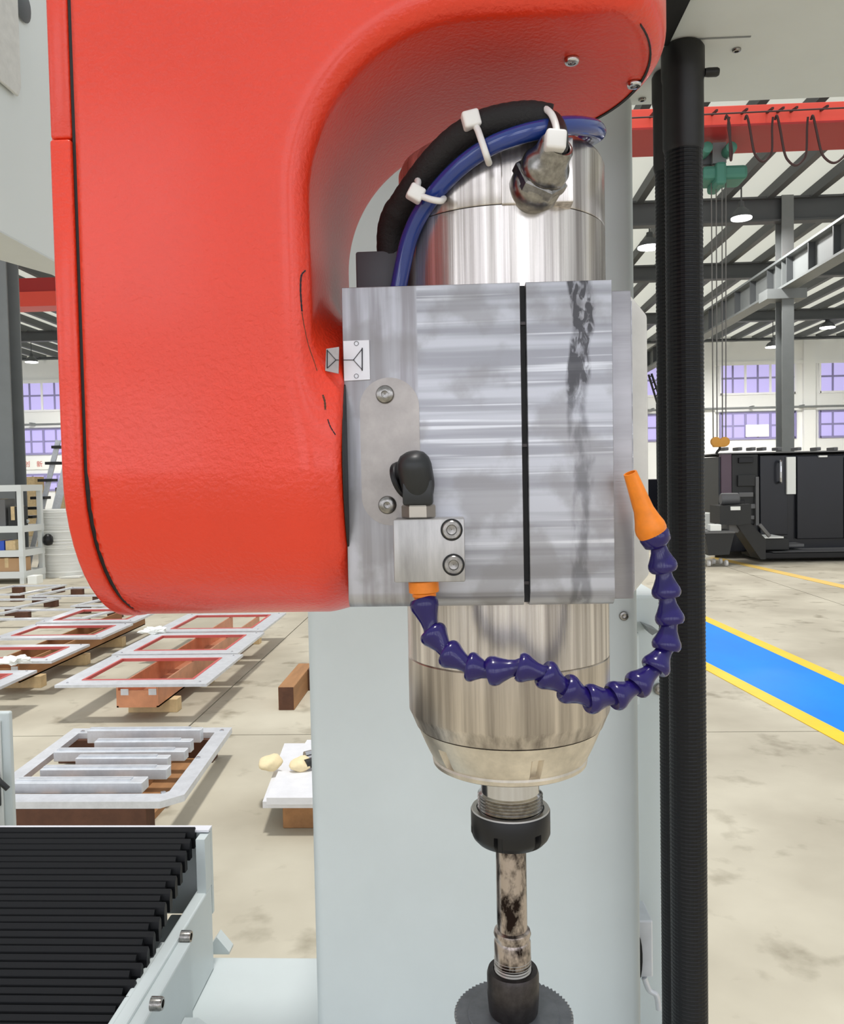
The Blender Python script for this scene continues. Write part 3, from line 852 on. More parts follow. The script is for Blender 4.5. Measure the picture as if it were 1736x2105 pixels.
# big frame stacked with bars
BX0, BX1, BY0, BY1, BH = -2.10, -1.21, 3.40, 4.45, .16
e = empty('panel_frame', ((BX0 + BX1)/2, (BY0 + BY1)/2, BH - .02), label='large bare metal panel frame with a chamfered corner, stacked with bars', cat='frame', group='metal panel frames laid out on the floor')
oo = [(BX0, BY0), (BX1 - .08, BY0), (BX1, BY0 + .08), (BX1 - .06, BY1), (BX0 - .06, BY1)]
ii = [(BX0 + .07, BY0 + .09), (BX1 - .10, BY0 + .09), (BX1 - .08, BY0 + .12), (BX1 - .13, BY1 - .09), (BX0 + .01, BY1 - .09)]
add('border_plate', ring_plate(oo, ii, BH - .03, BH), 'galv', e)
for p in ((BX1 - .1, BY0 + .1), (BX1 - .09, BY0 + .55), (BX1 - .1, BY1 - .06), (BX0 + .02, BY1 - .06)):
    add('bolt', lathe([(.012, 0), (.012, .004), (.006, .007)], (*p, BH), (0, 0, 1), 10), 'chrome', e)
for i, y in enumerate((BY0 + .05, BY1 - .06)):
    add('sleeper', box(BX0 - .1, BX1 - .14, y - .05, y + .05, 0, BH - .031, .004), 'wood_dark',
        label='%s dark timber sleeper under the large bare frame' % ['nearest', 'farthest'][i], cat='timber', group='sleepers under the large frame')
for i, (x, lb) in enumerate(((BX0 + .22, 'brown batten carrying the bars at the far-from-column end'), (BX1 - .42, 'brown batten carrying the bars at the column end'))):
    add('batten', box(x, x + .09, BY0 + .115, BY1 - .115, .031, BH - .0205), 'wood', label=lb, cat='batten', group='battens under the bars')
add('timber_sheet', box(BX0 + .1, BX1 - .18, BY0 + .12, BY1 - .12, 0.001, .03), 'wood', label='brown board lying inside the large bare frame', cat='board')
bars = [(-2.01, -1.42, 3.58, .08, .05), (-1.97, -1.37, 3.74, .06, .05), (-1.86, -1.41, 3.86, .05, .06), (-2.03, -1.37, 3.99, .06, .05), (-1.88, -1.38, 4.11, .05, .06), (-1.99, -1.38, 4.27, .05, .07)]
nm = ['nearest', 'second', 'third and shortest', 'fourth and longest', 'fifth', 'farthest']
for i, (a, b, y, w, h) in enumerate(bars):
    br = empty('metal_bar', ((a + b)/2, y, BH - .02), label='%s grooved grey metal bar across the large bare frame' % nm[i], cat='bar', group='grooved metal bars on the frame')
    add('body', box(a, b, y - w/2, y + w/2, BH - .0195, BH - .02 + h, .003, 1), 'galv', br)
    add('rib', box(a + .01, b - .06, y - w*.22, y - w*.05, BH - .02 + h, BH - .012 + h), 'galv', br)
    add('rib', box(a + .01, b - .06, y + w*.05, y + w*.22, BH - .02 + h, BH - .012 + h), 'galv', br)
# timber block and white sheets by the machine column
tb = atz(573, 1460, 0.0)
t1 = empty('timber_block', (tb[0] + .05, tb[1] + .3, 0), label='dark brown timber block standing on the floor beside the white column', cat='timber')
add('block', box(tb[0], tb[0] + .105, tb[1], tb[1] + .7, 0, .155, .004), 'wood', t1)
add('end_grain', box(tb[0] + .003, tb[0] + .102, tb[1] - .002, tb[1], .003, .152), 'wood_dark', t1)
add('cross_piece', box(tb[0] + .106, tb[0] + .6, tb[1] + .5, tb[1] + .6, 0, .155, .004), 'wood_dark', t1)
q0 = atz(582, 1703, 0.0); 
wb_ = (q0[0], q0[1])
add('timber_block', box(wb_[0], wb_[0] + .4, wb_[1], wb_[1] + .12, 0, .11, .004), 'wood', label='light brown timber beam under the white sheets', cat='timber')
add('timber_block', box(wb_[0] + .05, wb_[0] + .45, wb_[1] + .6, wb_[1] + .72, 0, .11, .004), 'wood_dark', label='second timber beam hidden behind the light brown one', cat='timber')
HS = .14
s0 = atz(540, 1648, HS); s1 = atz(585, 1528, HS)
sh = add('film_sheet', prism([(s0[0], s0[1]), (s0[0] + .7, s0[1]), (s1[0] + .7, s1[1]), (s1[0], s1[1])], 'xy', .112, HS), 'plate_film', label='white film-covered sheet on timber beams beside the white column', cat='sheet')
s2 = atz(548, 1640, HS + .03)
add('film_sheet', prism([(s2[0], s2[1]), (s2[0] + .6, s2[1]), (s2[0] + .6, s2[1] + .32), (s2[0] - .02, s2[1] + .32)], 'xy', HS + .001, HS + .03), 'plate_film', label='thicker white block sheet lying on the film-covered sheet', cat='sheet')
s3 = atz(575, 1556, HS + .03)
add('film_sheet', prism([(s2[0] + .02, s2[1] + .40), (s2[0] + .6, s2[1] + .40), (s2[0] + .6, s2[1] + .78), (s2[0] + .03, s2[1] + .78)], 'xy', HS + .001, HS + .03), 'plate_film', label='rear white block sheet behind the thicker one', cat='sheet')
for (px, py, r, lb) in ((556, 1578, .055, 'wad of yellowed padding beside the white sheets'), (620, 1580, .05, 'scrap of yellow padding on the white sheets')):
    p = atz(px, py, HS + .03)
    bm = bmesh.new(); bmesh.ops.create_icosphere(bm, subdivisions=3, radius=r)
    for v in bm.verts:
        k = 1 + .16*math.sin(v.co.x*70 + px) * math.cos(v.co.z*60)
        v.co = Vector((v.co.x*k, v.co.y*k*1.3, v.co.z*.6*k)) + Vector((p[0], p[1], HS + .03 + r*.45))
    add('padding_wad', from_bm(bm), 'padding', label=lb, cat='padding', smooth=80)
tl = atz(632, 1585, HS + .03)
tg = empty('hand_tool', tl, label='dark hand tool lying on the white sheets against the column', cat='tool')
add('grip', tube([tl + np.array([-.01, 0, .03]), tl + np.array([.12, .12, .035])], .022, 10), 'cnc_dark', tg, smooth=60)
add('jaw', tube([tl + np.array([-.03, .1, .04]), tl + np.array([.1, .2, .04])], .018, 10), 'chrome', tg, smooth=60)

# ================================================================== the gantry machine
ZU = 1.93                      # underside of the cross beam
YC = .95                       # front of the column
def screw_head(name, p, axis, r, parent, m='screw_steel', label=None):
    """socket screw: domed head with a real recess"""
    prof = [(r*.98, 0), (r, r*.12), (r*.96, r*.38), (r*.84, r*.52), (r*.5, r*.56), (r*.46, r*.2), (r*.001, r*.16)]
    o = add(name, lathe(prof, p, axis, 18, False), m, parent, smooth=40)
    return o

# bed and way cover
ZB = .70
bed = empty('machine_bed', (-.4, 1.1, 0), label='white painted machine bed beneath the spindle and column', cat='machine bed')
by1 = atz(520, 1967, ZB)[1]
YRL, ZRL = 1.30, az(1830, 1.30, 428)            # rail level
xrl = ax(428, YRL, 1830)
XBE = ax(1362, by1, 1966)
add('table_top', box(xrl - .12, XBE, .55, by1, ZB - .06, ZB, .004), 'machine_white', bed)
add('plinth', box(-1.35, XBE - .02, .6, by1 - .03, 0, ZB - .061), 'machine_white', bed)
rx0 = ax(388, YRL, 1840)
add('guide_rail', box(xrl - .019, xrl, .62, YRL + .02, ZB + .0005, ZRL, .003), 'machine_white', bed)
add('rail_channel', box(xrl - .07, xrl - .0195, .9, YRL + .02, ZB + .0005, ZRL - .05, .003), 'machine_white', bed)
add('guide_rail', box(xrl - .028, xrl + .018, .62, 1.16, ZB - .001, ZRL - .005, .003), 'machine_white', bed)
for (px, py, Y) in ((383, 1925, 1.165), (318, 2063, 1.0)):
    p = at(px, py, Y)
    b = add('bolt', lathe([(.0085, -.012), (.0085, 0), (.0075, .003), (.005, .003), (.0045, -.003), (.0005, -.003)], (xrl + (.019 if Y < 1.16 else .001) + .0125, p[1], p[2]), (1, 0, 0), 18, False), 'screw_steel', bed, smooth=40)
for (px, py, Y0, Y1) in ((448, 1966, 1.36, 1.385), (335, 2068, 1.10, 1.12)):
    x0 = xrl + .0185 if Y1 < 1.3 else ax(431, Y0, 1960)
    add('gusset', prism([(x0, ZB), (x0, ZB + .05), (x0 + .02, ZB + .05), (x0 + .06, ZB + .02), (x0 + .06, ZB)] if Y1 < 1.3 else [(x0, ZB), (x0, ZB + .012), (x0 + .013, ZB + .03), (x0 + .034, ZB + .004), (x0 + .034, ZB)], 'xz', Y0, Y1), 'machine_white', bed)
add('gusset', prism([(ax(590, 1.05, 2105), ZB), (ax(650, 1.05, 2030), ZB), (ax(650, 1.05, 2030), ZB + .06)], 'xz', 1.05, 1.065), 'machine_white', bed)

ebz = az(1733, YRL, 415)
bw = empty('way_cover', (-.9, 1.0, ZRL), label='black pleated way cover on the white bed beside the guide rail', cat='bellows')
xb1 = ax(402, YRL, 1740)
add('end_frame', join(box(-1.5, xrl + .0, YRL + .021, YRL + .030, ZRL - .05, ebz + .012), box(xb1 + .004, xrl, YRL - .01, YRL + .02, ZRL - .0, ebz + .010)), 'machine_white', bw)
add('end_lip', box(-1.5, xrl, YRL + .012, YRL + .031, ebz + .0125, ebz + .016), 'plate_white', bw)
nf = 44
za, zb_ = ebz + .011, az(2105, 1.0, 230)
Yn = .80
slope = (zb_ - za)/(1.0 - YRL)
pitch = (YRL + .018 - Yn)/nf
for i in range(nf):
    y0 = YRL + .018 - i*pitch; zz = za + (y0 - YRL)*slope
    h = .009 + .003*(i % 3 == 0)
    xe = xb1 - .012*(i % 2) - .004
    P = [(y0, zz - .03), (y0, zz - .004), (y0 - pitch*.35, zz + h*.25), (y0 - pitch*.75, zz + h*.1 - .004), (y0 - pitch*.98, zz - .012), (y0 - pitch*.98, zz - .03)]
    add('fold', prism(P, 'yz', -1.5, xe), 'bellows', bw)
add('underlay', prism([(YRL - .02, ZRL - .05), (YRL - .02, za - .032), (Yn, za + (Yn - YRL)*slope - .032), (Yn, za + (Yn - YRL)*slope - .06)], 'yz', -1.5, xb1 - .05), 'rubber', bw)

# neighbouring white cabinet edge
cb = empty('control_cabinet', (ax(5, 1.75), 1.8, 0), label='white cabinet edge with a black cable at the picture border', cat='cabinet')
xcb = ax(24, 1.75, 1600)
add('body', box(xcb - .5, xcb, 1.75, 1.765, .35, az(1464, 1.75, 10), .004), 'machine_white', cb)
add('door_panel', box(xcb - .5, xcb - .018, 1.742, 1.75, .4, az(1480, 1.75, 10), .003), 'machine_white_rough', cb)
add('cable', tube(spline([(xcb - .03, 1.735, az(1590, 1.73, 5)), (xcb - .012, 1.72, az(1604, 1.72, 15)), (xcb + .008, 1.72, az(1622, 1.72, 28))], 6), .006, 8), 'black_plastic', cb, smooth=60)
add('latch', box(xcb - .03, xcb - .02, 1.734, 1.742, az(1660, 1.73, 5), az(1600, 1.73, 5), .002), 'black_plastic', cb)
add('foot', box(xcb - .3, xcb - .1, 1.75, 1.765, 0, .349), 'machine_white', cb)

# column
cl = empty('machine_column', (.02, 1.1, 0), label='white painted machine column standing behind the spindle', cat='machine column')
xl, xr_ = ax(640, YC, 1680), ax(1318, YC, 1680)
add('post', box(xl, xr_, YC, YC + .32, ZB + .0005, ZU - .0005, .012, 4), 'machine_white', cl, smooth=50)
xs = ax(1368, YC + .12, 1700)
add('side_cover', box(xr_ + .0005, xs, YC + .12, YC + .3, ZB + .0005, az(1228, YC + .1, 1350), .004), 'machine_white', cl)
add('cable_guide', box(xr_ + .0005, xr_ + .024, YC + .05, YC + .10, az(2010, YC + .05, 1340), az(1893, YC + .05, 1340), .002), 'galv', cl)
add('cable_slot', prism([(xr_ + .0045 + .006*math.sin(t), az(1975, YC + .04, 1330) + .03*math.cos(t)) for t in np.linspace(0, math.pi, 10)], 'xz', YC + .046, YC + .051), 'black_gap', cl)
add('hook', tube(spline([at(1325, 2010, YC + .05), at(1335, 2035, YC + .05), at(1350, 2046, YC + .05), at(1355, 2075, YC + .05)], 6), .0035, 8), 'galv', cl, smooth=60)
for (px, py) in ((1283, 1266), (1356, 1416)):
    Y = YC if px < 1310 else YC + .12
    screw_head('screw', at(px, py, Y - .001), (0, -1, 0), .0055 if px < 1310 else .008, cl)
add('bracket', prism([(ax(1322, YC + .1, 1285), az(1282, YC + .1, 1330)), (ax(1348, YC + .1, 1290), az(1292, YC + .1, 1345)), (ax(1334, YC + .1, 1300), az(1300, YC + .1, 1330))], 'xz', YC + .08, YC + .118), 'steel_grey', cl)
add('tab', box(xr_ + .0005, xr_ + .022, YC + .1, YC + .118, az(1452, YC + .1, 1340), az(1300, YC + .1, 1340), .003), 'machine_white', cl)

# cross beam with pipes hanging from it
bmz = empty('cross_beam', (.3, .6, ZU), label='wide grey-white cross beam overhead with pipes hanging below', cat='beam')
add('underside', box(-.35, 1.6, .70, .99, ZU, ZU + .02, .002), 'beam_grey', bmz)
add('body', box(-.35, 1.6, .705, .985, ZU + .021, ZU + .5), 'machine_white', bmz)
for (px, py) in ((1515, 101), (1382, 103), (1321, 203)):
    p = atz(px, py, ZU)
    screw_head('screw', p, (0, 0, -1), .0045, bmz)
p0, p1 = atz(1392, 81, ZU), atz(1540, 81, ZU)
add('seam', box(p0[0], p1[0], p0[1] - .001, p0[1] + .001, ZU - .0008, ZU), 'steel_grey', bmz)
add('ram_shroud', prism([(-.22, .71), (.215, .71), (.215, .845), (-.22, .845)], 'xy', ZU - .006, ZU - .0005), 'rubber', bmz, label='black rubber ram seal')
add('ram', box(-.14, .08, .42, .6, 1.861, 2.4), 'black_oxide', bmz)
add('slide', box(-.18, .12, .601, .704, ZU + .03, 2.4), 'steel_grey', bmz)

def pipe(x, Y, r, label, rib0):
    e = empty('corrugated_pipe', (x, Y, ZB), label=label, cat='pipe', group='black corrugated pipes below the cross beam')
    prof = [(r*.93, ZB + .001)]
    z = ZB + .001
    n = int((ZU - .09 - z)/.0041)
    for i in range(n):
        zz = z + i*.0041
        prof += [(r*.978, zz), (r, zz + .0012), (r, zz + .0024), (r*.978, zz + .0035)]
    prof += [(r*.93, ZU - .075)]
    add('hose', lathe(prof, (x, Y, 0), (0, 0, 1), 28), 'corr_black', e)
    cap = [(r*1.0, ZU - .105), (r*1.08, ZU - .1), (r*1.08, ZU - .035), (r*1.14, ZU - .03), (r*1.14, ZU - .004), (r*1.02, ZU - .0005)]
    add('collar', lathe(cap, (x, Y, 0), (0, 0, 1), 32), 'rubber', e, smooth=40)
    return e
P1 = atz(1409, 112, ZU)
y1 = .86
x1 = ax(1410, y1, 900)
e1 = pipe(x1, y1, .0186, 'thicker black corrugated pipe nearer the blue walkway, its collar against the beam', 0)
add('clamp_stub', lathe([(.004, 0), (.0045, .004), (.0045, .012), (.0035, .014)], (x1 + .0205, y1 - .004, az(153, y1, 1450)), (1, 0, 0), 12), 'rubber', e1, smooth=40)
y2 = .915
x2 = ax(1385, y2, 900)
pipe(x2, y2, .0172, 'black corrugated pipe half hidden behind the thicker one, touching the column', 0)

# gantry side plate at the other end
gp = empty('gantry_side', (-.8, 1.3, ZU), label='white gantry side plate above the red crane girder, with a recessed slot', cat='gantry plate')
GA = [(-.754, .5), (-.758, 1.56), (-.806, 1.66), (-.852, 1.53), (-.87, .5)]
add('plate', prism(GA, 'xy', ZU, ZU + .9), 'rack_white', gp)
add('underside', prism([(x*.9995, y*.999) for x, y in GA], 'xy', ZU - .003, ZU - .0005), 'beam_grey', gp)
def onx(px, py, X):
    d = WM.T @ np.array([(px - W_/2)/F, (H_/2 - py)/F, 1.0]); return CAM + d*(X/d[0])
o0, o1 = onx(-20, 120, -.7535), onx(38, 180, -.7535)
sl = prism([(o0[1], o1[2] - .02), (o1[1] - .01, o1[2] - .02), (o1[1], o1[2]), (o1[1], o1[2] + .2), (o0[1], o1[2] + .2)], 'yz', -.7535, -.748, .002)
add('slot_cover', sl, 'cast_light', gp)
h0 = onx(46, 8, -.7535)
add('hole', lathe([(.03, 0), (.022, .004)], (-.7535, h0[1], h0[2]), (1, 0, 0), 20), 'steel_dark', gp, smooth=40)

# ================================================================== red rotary head
YA, ZA, RA = .492, 1.508, .085
XL, XI, XE = ax(163, .407, 500), ax(632, .41, 450), ax(695, .407, 820)
ZT = 1.5 + .226
def rmax(a, b, r):
    u = np.maximum(r + a, 0); v = np.maximum(r + b, 0)
    return np.minimum(-r, np.maximum(a, b)) + np.sqrt(u*u + v*v)
def rmin(a, b, r):
    u = np.maximum(r - a, 0); v = np.maximum(r - b, 0)
    return np.maximum(r, np.minimum(a, b)) - np.sqrt(u*u + v*v)
def head_sdf(X, Y, Z):
    arm = X - XI
    top = ZT - Z
    d = rmin(arm, top, .085)
    boss = rmax(X - XE, np.hypot(Y - YA, Z - ZA) - .0828, .004)
    d = rmin(d, boss, .02)
    cap = np.where(Z > ZA, np.abs(Y - YA), np.hypot(Y - YA, Z - ZA)) - RA
    plan = np.hypot(np.maximum(X - .0117, 0), Y - .4805) - .1062
    d = rmax(d, cap, .011)
    d = rmax(d, plan, .012)
    d = np.maximum(d, XL - X)
    return np.maximum(d, Z - 1.86)
hd = empty('rotary_head', (-.1, YA, ZA - RA), label='glossy red rotary spindle head with a bulky arm down its side', cat='spindle head')
HV = surface_nets(head_sdf, (XL - .004, .39, ZA - RA - .006), (.125, .60, 1.864), .0026)
add('housing', HV, 'red_paint', hd, smooth=180)

def stadium(yc, zc, r, z1, n=28):
    P = [(yc - r*math.cos(t), zc - r*math.sin(t)) for t in np.linspace(0, math.pi, n)]
    return P + [(yc + r, z1), (yc - r, z1)]
XO = ax(110, .407, 500)
add('cover_gasket', prism(stadium(YA, ZA, RA - .0015, 1.858), 'yz', XL - .0022, XL), 'black_gap', hd)
zsplit = az(286, .407, 100)
def cover(z0, z1, name, ofs):
    P = stadium(YA, ZA, RA + ofs, z1) if z0 is None else [(YA - RA - ofs, z0), (YA + RA + ofs, z0), (YA + RA + ofs, z1), (YA - RA - ofs, z1)]
    add(name, prism(P, 'yz', XO, XL - .0024, .0016, 3), 'red_paint', hd, smooth=50)
cover(None, zsplit - .0003, 'side_cover', .0008)
cover(zsplit + .0003, 1.858, 'side_cover', -.0004)
add('rotary_seal', lathe([(.074, 0), (.079, .0005), (.079, .0014), (.074, .0017)], (XE + .0001, YA, ZA), (1, 0, 0), 64), 'black_gap', hd, smooth=40)

def hit(px, py, f=head_sdf):
    d = WM.T @ np.array([(px - W_/2)/F, (H_/2 - py)/F, 1.0]); d /= np.linalg.norm(d)
    t = .3
    for _ in range(200):
        s = float(f(*(np.array(CAM + d*t)[:, None]))[0])
        t += s*.7
        if abs(s) < 1e-6: break
    return CAM + d*t
# paint crack and chips
def crack(pts, r):
    P = spline([hit(*p) for p in pts], 6)
    return tube(P, [r*(.55 + .45*abs(math.sin(i*1.9 + pts[0][0]))) for i in range(len(P))], 5)
add('paint_crack', crack([(628, 556), (620, 566), (618, 590), (619, 615), (621, 640)], .00055), 'ink', hd)
add('paint_crack', crack([(621, 642), (626, 672), (634, 708), (645, 740), (652, 762)], .00026), 'wood_dark', hd)
add('paint_crack', crack([(664, 812), (668, 826), (669, 842)], .0006), 'wood_dark', hd)
add('paint_crack', crack([(674, 862), (680, 878), (690, 894)], .00035), 'ink', hd)
# bottom cover with its rim gap and screws
pc = (.0117, .4805)
gi, go = [], []
for t in np.linspace(-.55, math.pi*.62, 40):
    wd = .0004 + .0015*max(0, math.sin((t + .55)*1.25))
    go.append((pc[0] + .0985*math.cos(t), pc[1] + .0985*math.sin(t))); gi.append((pc[0] + (.0985 - wd)*math.cos(t), pc[1] + (.0985 - wd)*math.sin(t)))
add('cover_gap', prism(go + gi[::-1], 'xy', ZT - .0004, ZT + .002), 'black_gap', hd)
for (px, py) in ((1176, 122), (1304, 171)):
    p = atz(px, py, ZT - .0003)
    screw_head('screw', p, (0, 0, -1), .0042, hd, 'chrome')
# small grey marker on the arm
ms = [(671, 717), (697, 713), (696, 768), (669, 762)]
mp = [hit(*p) for p in ms]
ym = min(p[1] for p in mp) - .0008
def mpt(px, py, Y=None): return at(px, py, ym if Y is None else Y)
def flat(pts, Y, t): 
    return prism([(at(x, y, Y)[0], at(x, y, Y)[2]) for x, y in pts], 'xz', Y, Y + t)
def strokes(lines, Y, w):
    return join(*[bar(at(*a, Y), at(*b, Y), w, .0003) for a, b in lines])
mk = add('index_plate', flat(ms, ym, .0012), 'plate_grey', hd, label='small grey pointer plate')
add('pointer_mark', strokes([((673, 719), (673, 757)), ((673, 720), (691, 740)), ((673, 757), (691, 740)), ((690, 740), (697, 740))], ym - .0002, .0005), 'ink', mk)

# ================================================================== clamp block
YB = .425
YS = .495
XS = ax(1043, YS, 1250)
RS = .0598
zt_, zb_ = az(584, YB, 943), az(1250, YB, 943)
xbl = ax(709, YB, 900); xs0, xs1 = ax(1074, YB, 900), ax(1086, YB, 900); xbr = ax(1262, YB, 900)
cbk = empty('clamp_block', ((xbl + xbr)/2, YS, zb_), label='machined aluminium clamp block gripping the spindle, with a dark vertical slot', cat='clamp block')
RC = RS + .0006
def arc(a0, a1, n=28): return [(XS + RC*math.cos(t), YS + RC*math.sin(t)) for t in np.linspace(a0, a1, n)]
def ang(x): return -math.acos((x - XS)/RC)     # front half of the bore
cut = .012
def clamp_half(P):
    V, Fc = prism(P, 'xy', zb_, zt_)
    for v in V:                                # rounded lower front edge
        if v[2] < zb_ + 1e-6 and v[1] < YB + 1e-6: pass
    return V, Fc
a_l = ang(xs0); a_r = ang(xs1)
left = [(xs0, YB), (xbl, YB), (xbl, .565), (XS - .003, .565)] + arc(math.pi/2 + .05, 2*math.pi + a_l)
right = [(xbr, YB), (xs1, YB)] + arc(a_r, math.pi/2 - .05) + [(XS + .003, .565), (.100, .565), (.100, .478), (xbr, .478)]
def chamf(vf, s=1):
    """lower front edge rounded back"""
    V, Fc = vf
    bm = to_bm(vf)
    bm.edges.ensure_lookup_table()
    es = [e for e in bm.edges if all(abs(v.co.y - YB) < 1e-6 and abs(v.co.z - zb_) < 1e-6 for v in e.verts)]
    bmesh.ops.bevel(bm, geom=es, offset=.0085, segments=5, affect='EDGES', profile=.5)
    es = [e for e in bm.edges if len(e.link_faces) == 2 and all(abs(v.co.y - YB) < 1e-6 for v in e.verts) and e.calc_face_angle(0) > .6]
    bmesh.ops.bevel(bm, geom=es, offset=.0006, segments=2, affect='EDGES', profile=.5)
    return from_bm(bm)
clamp_material(ax(1192, YB, 900) - cbk.location.x, ax(862, YB, 900) - cbk.location.x, zt_ - zb_)
add('clamp_body', chamf(prism(left, 'xy', zb_, zt_)), 'alu_milled', cbk, smooth=30)
jaw = add('clamp_jaw', chamf(prism(right, 'xy', zb_, zt_)), 'alu_milled', cbk, smooth=30)
add('slot_shade', box(xs0 + .0002, xs1 - .0002, YB + .0045, YB + .0085, zb_ + .002, zt_ - .0008), 'black_gap', cbk)  # black strip added in the slot to stand for its deep shade
for py in (662, 915, 1200):
    z = az(py, YB, 1078)
    add('clamp_pin', box(xs0 + .0002, xs1 - .0002, YB + .0032, YB + .0046, z - .0008, z + .0008), 'dark_steel', cbk)
# stepped plates at the far flank
xp1 = ax(1301, .443, 900)
add('flank_plate', box(xbr + .0003, xp1, .443, .4778, az(1231, .443, 1280), az(597, .443, 1280), .0008), 'alu', cbk, smooth=40)
xq1 = ax(1334, .478, 900)
q_t, q_b = az(597, .478, 1320), az(1231, .478, 1320)
add('flank_casting', prism([(xbr + .004, q_b), (xq1 - .012, q_b), (xq1, q_b + .014), (xq1, q_t - .014), (xq1 - .011, q_t), (xbr + .004, q_t)], 'xz', .4782, .53, .0015), 'cast_light', cbk, smooth=40)

# grime streak down the jaw: thin worn film with ragged outline
def ragged(cx, ya, yb, w0, w1, n, seed, Y):
    random.seed(seed); L, R = [], []
    for i in range(n):
        t = i/(n - 1); y = ya + (yb - ya)*t; c = cx[0] + (cx[1] - cx[0])*t + random.uniform(-3, 3)
        w = (w0 + (w1 - w0)*t)*random.uniform(.7, 1.25)
        L.append((c - w/2, y)); R.append((c + w/2, y))
    return [(at(x, y, Y)[0], at(x, y, Y)[2]) for x, y in L + R[::-1]]

# oval plate with two button screws
ov = [(801 + 61*math.cos(t), 836 - 60*math.sin(t)) for t in np.linspace(0, math.pi, 20)] + [(805 + 61*math.cos(t), 1020 - 60*math.sin(t)) for t in np.linspace(math.pi, 2*math.pi, 20)]
op = add('oval_plate', flat(ov, YB - .0004, .0006), 'stadium_plate', cbk, label='flush oval cover plate')
for (px, py) in ((792, 811), (797, 1038)):
    p = at(px, py, YB - .0004)
    add('button_screw', lathe([(.0047, 0), (.0047, .0008), (.0042, .0018), (.0030, .0024), (.0018, .0025), (.0016, .001), (.0002, .0008)], p, (0, -1, 0), 24, False), 'screw_steel', op, smooth=35)
# white index plate with pointer triangle
wp = [(706, 701), (759, 699), (761, 780), (708, 783)]
wpl = add('index_plate', flat(wp, YB - .0008, .0008), 'plate_white', cbk, label='white pointer plate with a triangle mark')
add('pointer_mark', strokes([((706, 740), (727, 740)), ((727, 740), (745, 717)), ((727, 740), (745, 760)), ((745, 715), (745, 762))], YB - .0010, .00055), 'ink', wpl)
for py in (706, 773):
    p = at(733, py, YB - .0009)
    add('hole_mark', tube([(p[0] + .0011*math.cos(t), YB - .0009, p[2] + .0011*math.sin(t)) for t in np.linspace(0, 2*math.pi, 20)[:-1]], .00016, 5, True), 'ink_grey', wpl)

# ================================================================== spindle
sp = empty('spindle_motor', (XS, YS, 1.33), label='cylindrical polished steel spindle motor held in the clamp block', cat='spindle')
C0 = (XS, YS, 0)
zsm = 1.642
ztop = 1.684
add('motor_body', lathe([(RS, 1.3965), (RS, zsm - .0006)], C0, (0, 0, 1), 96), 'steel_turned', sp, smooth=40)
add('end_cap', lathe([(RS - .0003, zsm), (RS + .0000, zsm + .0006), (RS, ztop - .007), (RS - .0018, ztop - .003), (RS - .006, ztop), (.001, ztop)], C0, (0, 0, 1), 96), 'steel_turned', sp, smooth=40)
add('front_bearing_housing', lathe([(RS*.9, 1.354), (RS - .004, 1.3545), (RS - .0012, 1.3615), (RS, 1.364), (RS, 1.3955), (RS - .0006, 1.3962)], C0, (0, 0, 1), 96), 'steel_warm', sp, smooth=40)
nzs = [math.radians(v) % (2*math.pi) for v in (-76, -140, -12, 52, 116, 180)]
def nose_r(th, z, r):
    if 1.3346 <= z <= 1.3465 and any(abs((th - a + math.pi) % (2*math.pi) - math.pi) < .045 for a in nzs): return r - .0034
    return r
def cone(z): return .0460 + (.0548 - .0460)*((z - 1.3346)/(1.3535 - 1.3346))**.85
nz = [(.0195, 1.3297), (.0440, 1.3297), (.0460, 1.3308), (.0464, 1.3330), (.0458, 1.3342)] + [(cone(z), z) for z in (1.3346, 1.337, 1.340, 1.343, 1.3464, 1.3468, 1.350, 1.3535)] + [(.05, 1.3538)]
ns = add('nose_ring', lathe_mod(nz, nose_r, C0, 180), 'nose_steel', sp, smooth=35)
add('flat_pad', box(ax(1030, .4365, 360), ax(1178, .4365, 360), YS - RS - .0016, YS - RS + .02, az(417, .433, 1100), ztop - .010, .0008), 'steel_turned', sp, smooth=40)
# cable gland on the pad
g0 = Vector(at(1102, 382, YS - RS - .0016)); ga = Vector((.36, -.76, .52)).normalized()
gl = add('cable_gland', lathe([(.0095, -.010), (.0132, -.004), (.0132, .0035), (.0120, .0045), (.0116, .0065), (.0122, .0075), (.0126, .0095), (.0126, .0125), (.0116, .0150), (.0100, .0172), (.0092, .0200), (.0090, .0235), (.0082, .0250), (.0070, .0250), (.0064, .0240), (.0062, .018)], g0, ga, 40, False), 'screw_steel', sp, smooth=60)
add('gland_nut', lathe([(.0130, .0), (.0145, .0008), (.0145, .0056), (.0130, .0064)], Vector(g0) + ga*.0015, ga, 6), 'screw_steel', gl, smooth=20)
add('gland_seal', lathe([(.0066, .015), (.0066, .0215), (.001, .0216)], g0, ga, 24, False), 'plate_grey', gl, smooth=40)
# shaft and collet nut
add('shaft', lathe([(.0189, 1.296), (.0189, 1.3105), (.0176, 1.3115), (.0176, 1.331)], C0, (0, 0, 1), 48), 'chrome', sp, smooth=35)
th_ = []
for i in range(7):
    z = 1.2975 + i*.0019; th_ += [(.0190, z), (.0197, z + .0007), (.0190, z + .0014)]
add('thread', lathe(th_, C0, (0, 0, 1), 48), 'screw_steel', sp)
nts = [math.radians(-112 + 60*k) % (2*math.pi) for k in range(6)]
def nut_r(th, z, r):
    if z < 1.2912 and r > .0195 and any(abs((th - a + math.pi) % (2*math.pi) - math.pi) < .085 for a in nts): return min(r, .0205)
    return r
nut = add('collet_nut', lathe_mod([(.0095, 1.2815), (.0205, 1.2815), (.0228, 1.2840), (.0239, 1.2865), (.0239, 1.2911), (.0239, 1.2914), (.0239, 1.3000), (.0236, 1.3006)], nut_r, C0, 144), 'black_oxide', sp, smooth=30)
